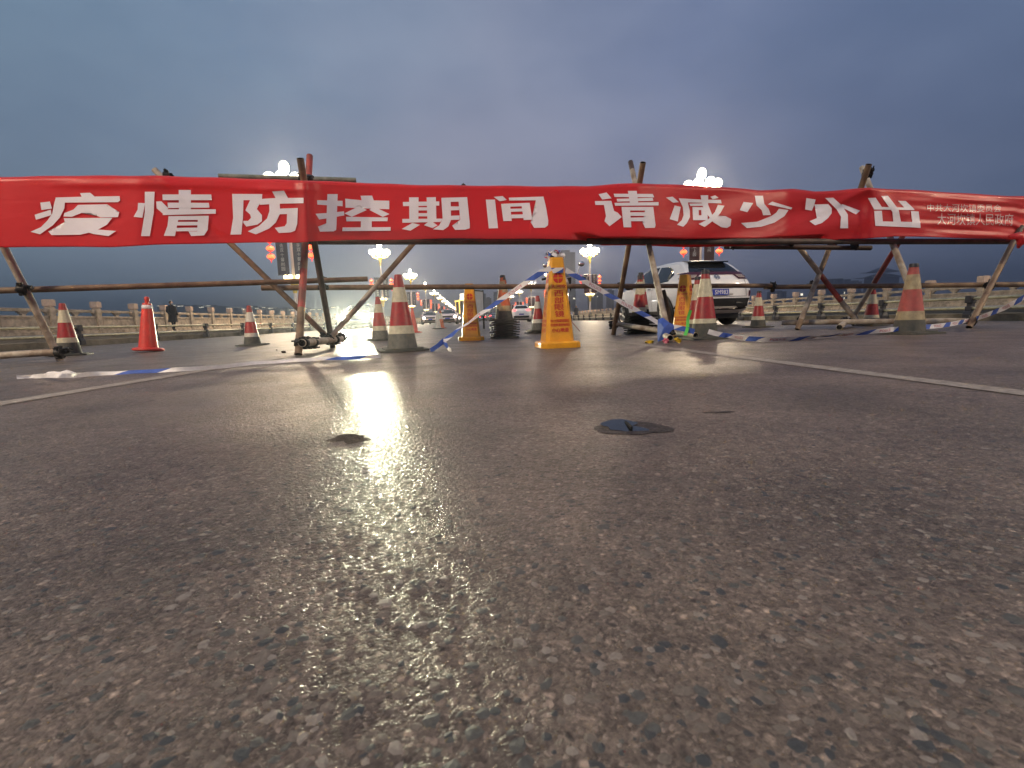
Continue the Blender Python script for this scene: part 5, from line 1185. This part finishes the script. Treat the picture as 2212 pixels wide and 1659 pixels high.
B = MB(); B.tube([(.92, -.40, 1.02), (1.02, -.25, 1.04), (1.05, 0, 1.00), (1.02, .25, 1.04), (.92, .40, 1.02)], .014, 8); B.build('handlebar', M['chrome'], MC, smooth=True)
for s in (-1, 1):
    B = MB(); B.tube([(.90, s*.40, 1.02), (.86, s*.50, 1.01)], .022, 8); B.build('grip', M['car_black'], MC, smooth=True)
    B = MB(); B.tube([(1.0, s*.30, 1.04), (1.0, s*.36, 1.20)], .008, 6); B.sphere((1.0, s*.40, 1.25), .075, 12, 8, sc=(.35, 1, .65)); B.build('mirror', M['chrome'], MC, smooth=True)
    B = MB(); B.sphere((1.14, s*.20, .86), .045, 8, 6); B.build('indicator', M['tail_clear'], MC, smooth=True)
B = MB(); B.sphere((1.16, 0, .90), .115, 14, 10, sc=(.7, 1, 1)); B.build('headlamp', M['tail_clear'], MC, smooth=True)
B = MB(); B.tube([(.3, .1, .3), (.25, .38, .02)], .012, 6); B.build('kickstand', M['chrome'], MC)
B = MB(); B.box(-.42, -.10, -.20, .20, .84, 1.14); B.build('tail_box', M['car_black'], MC, bevel=.03)
g = P(1216, 712, 8.4); MC.matrix_basis = Matrix.Translation((g.x+.20, 10.0, 0)) @ Matrix.Rotation(R(-96), 4, 'Z') @ Matrix.Diagonal((1, .8, 1, 1))

# ------------------------------------------------------------------ people
def person(label, loc, rz, coat='cloth_dark', vest=False, h=1.68, mask=False, stride=.0, cap=False):
    T = thing('person', label, 'person', loc, rz); k = h/1.70
    me = bpy.data.meshes.new('body'); V = []; E_ = []; Rr = []
    def a(p, r, par=None):
        V.append(tuple(c*k for c in p)); Rr.append(r*k); i = len(V)-1
        if par is not None: E_.append((par, i))
        return i
    pel = a((0, 0, .92), .135); sp = a((0, 0, 1.12), .125, pel); ch = a((0, .01, 1.33), .145, sp); nk = a((0, .0, 1.46), .058, ch); hd_ = a((0, -.015, 1.56), .082, nk); tp_ = a((0, -.01, 1.655), .07, hd_)
    for s in (-1, 1):
        st = stride*s
        hp = a((s*.09, 0, .86), .095, pel); kn = a((s*.10, -.03+st*.4, .48), .062, hp); an = a((s*.10, .02+st, .09), .042, kn); a((s*.105, -.13+st, .035), .034, an)
        sh = a((s*.19, .01, 1.38), .062, ch); el = a((s*.245, .03, 1.10), .046, sh); wr = a((s*.215, -.12, .93), .032, el); a((s*.19, -.19, .90), .030, wr)
    me.from_pydata(V, E_, []); o = bpy.data.objects.new('body', me); COL.objects.link(o); o.parent = T
    sk = o.modifiers.new('s', 'SKIN'); 
    for i, r in enumerate(Rr): me.skin_vertices[0].data[i].radius = (r, r*.85)
    me.skin_vertices[0].data[0].use_root = True
    o.modifiers.new('u', 'SUBSURF').levels = 2; o.modifiers['u'].render_levels = 2
    me.materials.append(M['trousers'])
    B = MB(); B.sphere((0, -.012*k, 1.585*k), .098*k, 16, 12, sc=(.82, .98, 1.18)); B.sphere((0, -.112*k, 1.575*k), .018*k, 8, 6, sc=(.8, 1, 1.4))
    for s in (-1, 1): B.sphere((s*.082*k, 0, 1.58*k), .02*k, 6, 5, sc=(.5, 1, 1.5))
    B.build('head', M['skin'], T, smooth=True)
    B = MB(); B.sphere((0, .012*k, 1.615*k), .106*k, 14, 10, sc=(.88, .98, 1.0)); B.build('hat' if cap else 'hair', M['hair'], T, smooth=True)
    if mask: B = MB(); B.sphere((0, -.062*k, 1.548*k), .06*k, 12, 8, sc=(1, .9, .75)); B.build('face_mask', M['maskblue'], T, smooth=True)
    cm = M['vest'] if vest else M[coat]; z1_ = .95 if vest else .50
    prof = [(.150, 1.44), (.175, 1.38), (.195, 1.28), (.185, 1.10), (.19, .92)]+([] if vest else [(.215, .70), (.235, .50)])
    B = MB(); n = 22; 
    prof2 = [(.07, 1.475)]+prof
    B.lathe([(r*k, z*k) for r, z in prof2], n)
    for i, v in enumerate(B.v): t = math.atan2(v[1], v[0]); q = 1+.035*math.sin(5*t+v[2]*5); B.v[i] = (v[0]*1.12*q, v[1]*.80*q, v[2])
    B.build('vest' if vest else 'long_coat', cm, T, smooth=True)
    for s in (-1, 1):
        B = MB(); B.tube([(s*.19*k, .01*k, 1.39*k), (s*.25*k, .03*k, 1.10*k), (s*.222*k, -.11*k, .95*k)], [.085*k, .065*k, .055*k], 10); B.build('sleeve', M[coat], T, smooth=True)
    return T
g = P(376, 712, 27.0)
person('person in long dark coat and face mask walking on the left pavement', (g.x, 27.0, .24), R(70), h=1.62, mask=True, stride=.10)
g = P(931, 692, 72); person('distant traffic officer in a yellow green vest standing among the queueing cars', (g.x, 72, 0), R(10), vest=True, cap=True)
g = P(1245, 690, 60); person('tiny dark figure walking by the right rail beside the yellow pillar', (g.x, 60, .0), R(-30), stride=.12)

# ------------------------------------------------------------------ notice board beside the farther yellow pillar
NB = thing('notice_board', 'white notice board on dark legs standing right of the farther yellow pillar', 'notice board')
B = MB(); B.box(-.30, .30, -.02, .02, .45, 1.25); B.build('panel', M['board_white'], NB, bevel=.004)
B = MB(); B.box(-.33, -.30, -.03, .03, .0, 1.30); B.box(.30, .33, -.03, .03, .0, 1.30); B.box(-.30, .30, -.03, .03, 1.25, 1.29); B.box(-.30, .30, -.03, .03, .41, .45); B.build('frame', M['car_black'], NB)
for s in (-1, 1): B = MB(); B.tube([(s*.31, .02, 1.2), (s*.31, .45, .0)], .014, 6); B.build('leg', M['car_black'], NB)
g = P(1036, 700, 16.5); NB.matrix_basis = Matrix.Translation((g.x, 16.5, 0)) @ Matrix.Rotation(R(66), 4, 'Z')

# ------------------------------------------------------------------ city beyond the river
def tower(label, x0, x1, ytop, Y, m='build_a', floors=28, lit=(), style='slab', group=None):
    "x0 x1 ytop: extent surveyed in the photograph, Y: distance"
    a = P(x0, ytop, Y); c = P(x1, ytop, Y); w = (c.x-a.x); hgt = a.z+9; d = max(16, w*.7); rr = random.Random(int(x0))
    T = thing('tower_block', label, 'building', ((a.x+c.x)/2, Y+d/2, -9), group=group)
    B = MB(); B.box(-w/2, w/2, -d/2, d/2, 0, hgt*.965); B.box(-w*.28, w*.28, -d*.3, d*.3, hgt*.965, hgt); B.box(-w*.5-1.5, w*.5+1.5, -d/2-1.5, d/2+1.5, 0, 7); B.build('block', M[m], T)
    fh = hgt*.96/floors
    for k in range(floors):
        B = MB(); z = (k+1)*fh; B.box(-w/2-.5, w/2+.5, -d/2-.9, d/2+.5, z-.45, z); B.build('floor_slab', M['build_slab' if m == 'build_a' else m], T)
    nb = max(3, int(w/7))
    for k in range(nb):
        B = MB(); xx = -w/2+w*(k+.5)/nb; B.box(xx-w/nb*.16, xx+w/nb*.16, -d/2-1.3, -d/2, 3, hgt*.955); B.build('bay', M['build_slab' if k % 2 else m], T)
    for k in range(14 if not lit else lit):
        B = MB(); col = rr.randrange(nb); fl = rr.randrange(2, floors-1); xx = -w/2+w*(col+.5)/nb+w/nb*.27; B.box(xx-1.0, xx+1.0, -d/2-.25, -d/2+.1, fl*fh+.6, fl*fh+fh-.7); B.build('window', M['win_lit'], T)
    return T
tower('tall slim grey tower behind the nearest yellow pillar', 1194, 1242, 540, 620, floors=34, lit=5)
tower('grey residential tower right of the farther yellow pillar, first of two', 1030, 1048, 632, 640, floors=24, lit=6)
tower('lower grey block between the two distant residential towers', 1048, 1060, 642, 650, floors=20, lit=3)
tower('wide grey residential tower behind the orange cone stack', 1066, 1096, 628, 640, floors=25, lit=10)
tower('dark tower right of the second lamp of the right row', 1273, 1302, 611, 700, m='build_b', floors=24, lit=8)
tower('dark block left of the stacked cones by the white car', 1314, 1326, 625, 760, m='build_b', floors=20, lit=3)
tower('low dark twin block seen under the level tube right of the white car', 1669, 1699, 628, 760, m='build_b', floors=14, lit=5)
tower('dark hillside block left of the pavilion', 1786, 1838, 602, 820, m='build_b', floors=12, lit=6)
tower('narrow dark block beside the pavilion hill', 1766, 1786, 611, 860, m='build_b', floors=10, lit=3)
tower('distant low block behind the right balustrade', 1842, 1862, 606, 900, m='build_b', floors=10, lit=2)
PV = P(1900, 660, 760)
T = thing('pavilion', 'big dark pavilion with upswept roof on the hill behind the crossed tubes', 'building', (PV.x, 760, -9)); z0 = P(1900, 640, 760).z+9; zt = P(1900, 577, 760).z+9; w = 26
B = MB(); B.box(-w, w, -14, 14, 0, z0+8); B.build('terrace', M['build_b'], T)
B = MB(); B.box(-w*.75, w*.75, -10, 10, z0+8, zt-16); B.build('hall', M['build_b'], T)
for zz, ww, hh in ((zt-17, 1.35, 7), (zt-9, .95, 8)):
    B = MB(); q = w*ww; n = 12; vs = []
    for r_, z in ((1.0, 1.4), (.82, 1.0), (.6, 2.8), (.4, 5.0), (.05, hh+1)): vs += [(-q*r_, -15*r_, zz+z), (q*r_, -15*r_, zz+z), (q*r_, 15*r_, zz+z), (-q*r_, 15*r_, zz+z)]
    B.add(vs, [(i*4+j, i*4+(j+1) % 4, (i+1)*4+(j+1) % 4, (i+1)*4+j) for i in range(4) for j in range(4)]+[(3, 2, 1, 0), (16, 17, 18, 19)]); B.build('roof', M['build_b'], T)
for i, (x, y, s, mm) in enumerate(((1941, 660, 3.4, 'win_blue'), (2041, 659, 3.2, 'win_blue'), (2050, 659, 2.4, 'win_blue'), (1887, 668, 2.4, 'win_blue'), (1736, 684, 2.0, 'win_lit'), (1748, 656, 1.6, 'win_lit'), (1732, 636, 1.5, 'win_lit'))):
    g = P(x, y, 720); T = thing('sign_tower', ['tall blue white lit sign by the cone behind the ground tube', 'left half of the pale lit sign between faded cone and far leg', 'right half of the pale lit sign left of the far leg', 'small blue white lit sign above the cone behind the ground tube', 'glowing panel standing in for bright reflections low by the right balustrade gap', 'lit sign behind the middle of the crossed tubes', 'small lit sign under the level tube near the crossed tubes'][i], 'sign', (g.x, 720, -9))
    B = MB(); B.box(-s, s, -.5, .5, g.z+9-s*(2.2 if i == 0 else 1), g.z+9+s*(2.2 if i == 0 else 1)); B.build('lit_panel', M[mm], T); B = MB(); B.box(-1, 1, .6, 2, 0, g.z+9); B.build('mast', M['build_b'], T)  # the low panel at the balustrade gap is added glow imitating bright reflections
# low lit quay along the left bank
QY = thing('riverside_row', 'low lit riverside buildings on the far bank at the left', 'building', (-500, 1170, -9)); rr = random.Random(3)
for x in range(345, 800, 15):
    y = 661+rr.uniform(-2, 5)+ (x-345)*.012; g = P(x, y, 1165); w = rr.uniform(4, 9)
    B = MB(); B.box(g.x-w, g.x+w, 1165, 1185, -9, g.z+2.5); B.build('block', M['build_b'], QY, world=True)
    if rr.random() < .7: B = MB(); B.box(g.x-w*.7, g.x+w*.7, 1163.8, 1164.8, g.z-.6, g.z+.5); B.build('lit_front', M['win_lit'], QY, world=True)
# gold lit bridge-head towers
for i, (x0, x1, yt) in enumerate(((984.5, 992, 652), (993, 1003, 650))):
    Y = 330; a = P(x0, yt, Y); c = P(x1, yt, Y); w = c.x-a.x; T = thing('gate_tower', ['left of the two gold lit gate towers near the vanishing point', 'right of the two gold lit gate towers, white lamp on top'][i], 'tower', ((a.x+c.x)/2, Y, 0)); h = a.z
    B = MB(); B.box(-w/2, w/2, -w/2, w/2, 0, h); B.build('shaft', M['build_a'], T)
    for s in (-1, 1): B = MB(); B.box(s*w/2-.16, s*w/2+.16, -w/2-.2, -w/2+.1, 0, h); B.build('lit_edge', M['gold_lit'], T)
    B = MB(); B.box(-w*.75, w*.75, -w*.7, w*.7, h, h+.8); B.build('lit_cornice', M['gold_lit'], T)
    if i: B = MB(); B.box(-1, 1, -1, 1, h+.8, h+4.5); B.build('top_lamp', M['globe_far'], T)
B = MB(); 
LB = thing('lit_sign', 'row of white lit letters far away above the queueing cars', 'sign', tuple(P(951, 681, 500)-Vector((0, 0, 0))))
for k in range(5):
    g = P(944.5+k*2.4, 676.5, 300); B = MB(); B.sphere((g.x, 300, g.z), .36, 8, 6); B.build('bulb', M['win_blue'], LB, world=True)
g = P(949, 676, 301); LB.location = (g.x, 301, g.z)
for ch in LB.children: ch.matrix_local = LB.matrix_basis.inverted()
B = MB(); B.box(-2.6, 2.6, .4, .7, -.6, .6); B.tube([(0, .6, -.6), (0, .6, -g.z)], .15, 8); B.build('sign_frame', M['build_b'], LB)

# ------------------------------------------------------------------ evening haze in the air
HZ = bpy.data.materials.new('haze'); HZ.use_nodes = True; n_ = HZ.node_tree; n_.nodes.clear(); oo = n_.nodes.new('ShaderNodeOutputMaterial'); pv = n_.nodes.new('ShaderNodeVolumePrincipled')
pv.inputs['Color'].default_value = (.80, .84, .92, 1); pv.inputs['Density'].default_value = .0009; pv.inputs['Anisotropy'].default_value = .82
n_.links.new(pv.outputs[0], oo.inputs['Volume'])
B = MB(); B.box(-3050, 3050, -820, 5050, -11, 190); h_o = B.build('haze', HZ); tag(h_o, kind='stuff')
SC.cycles.volume_bounces = 0; SC.cycles.volume_max_steps = 64
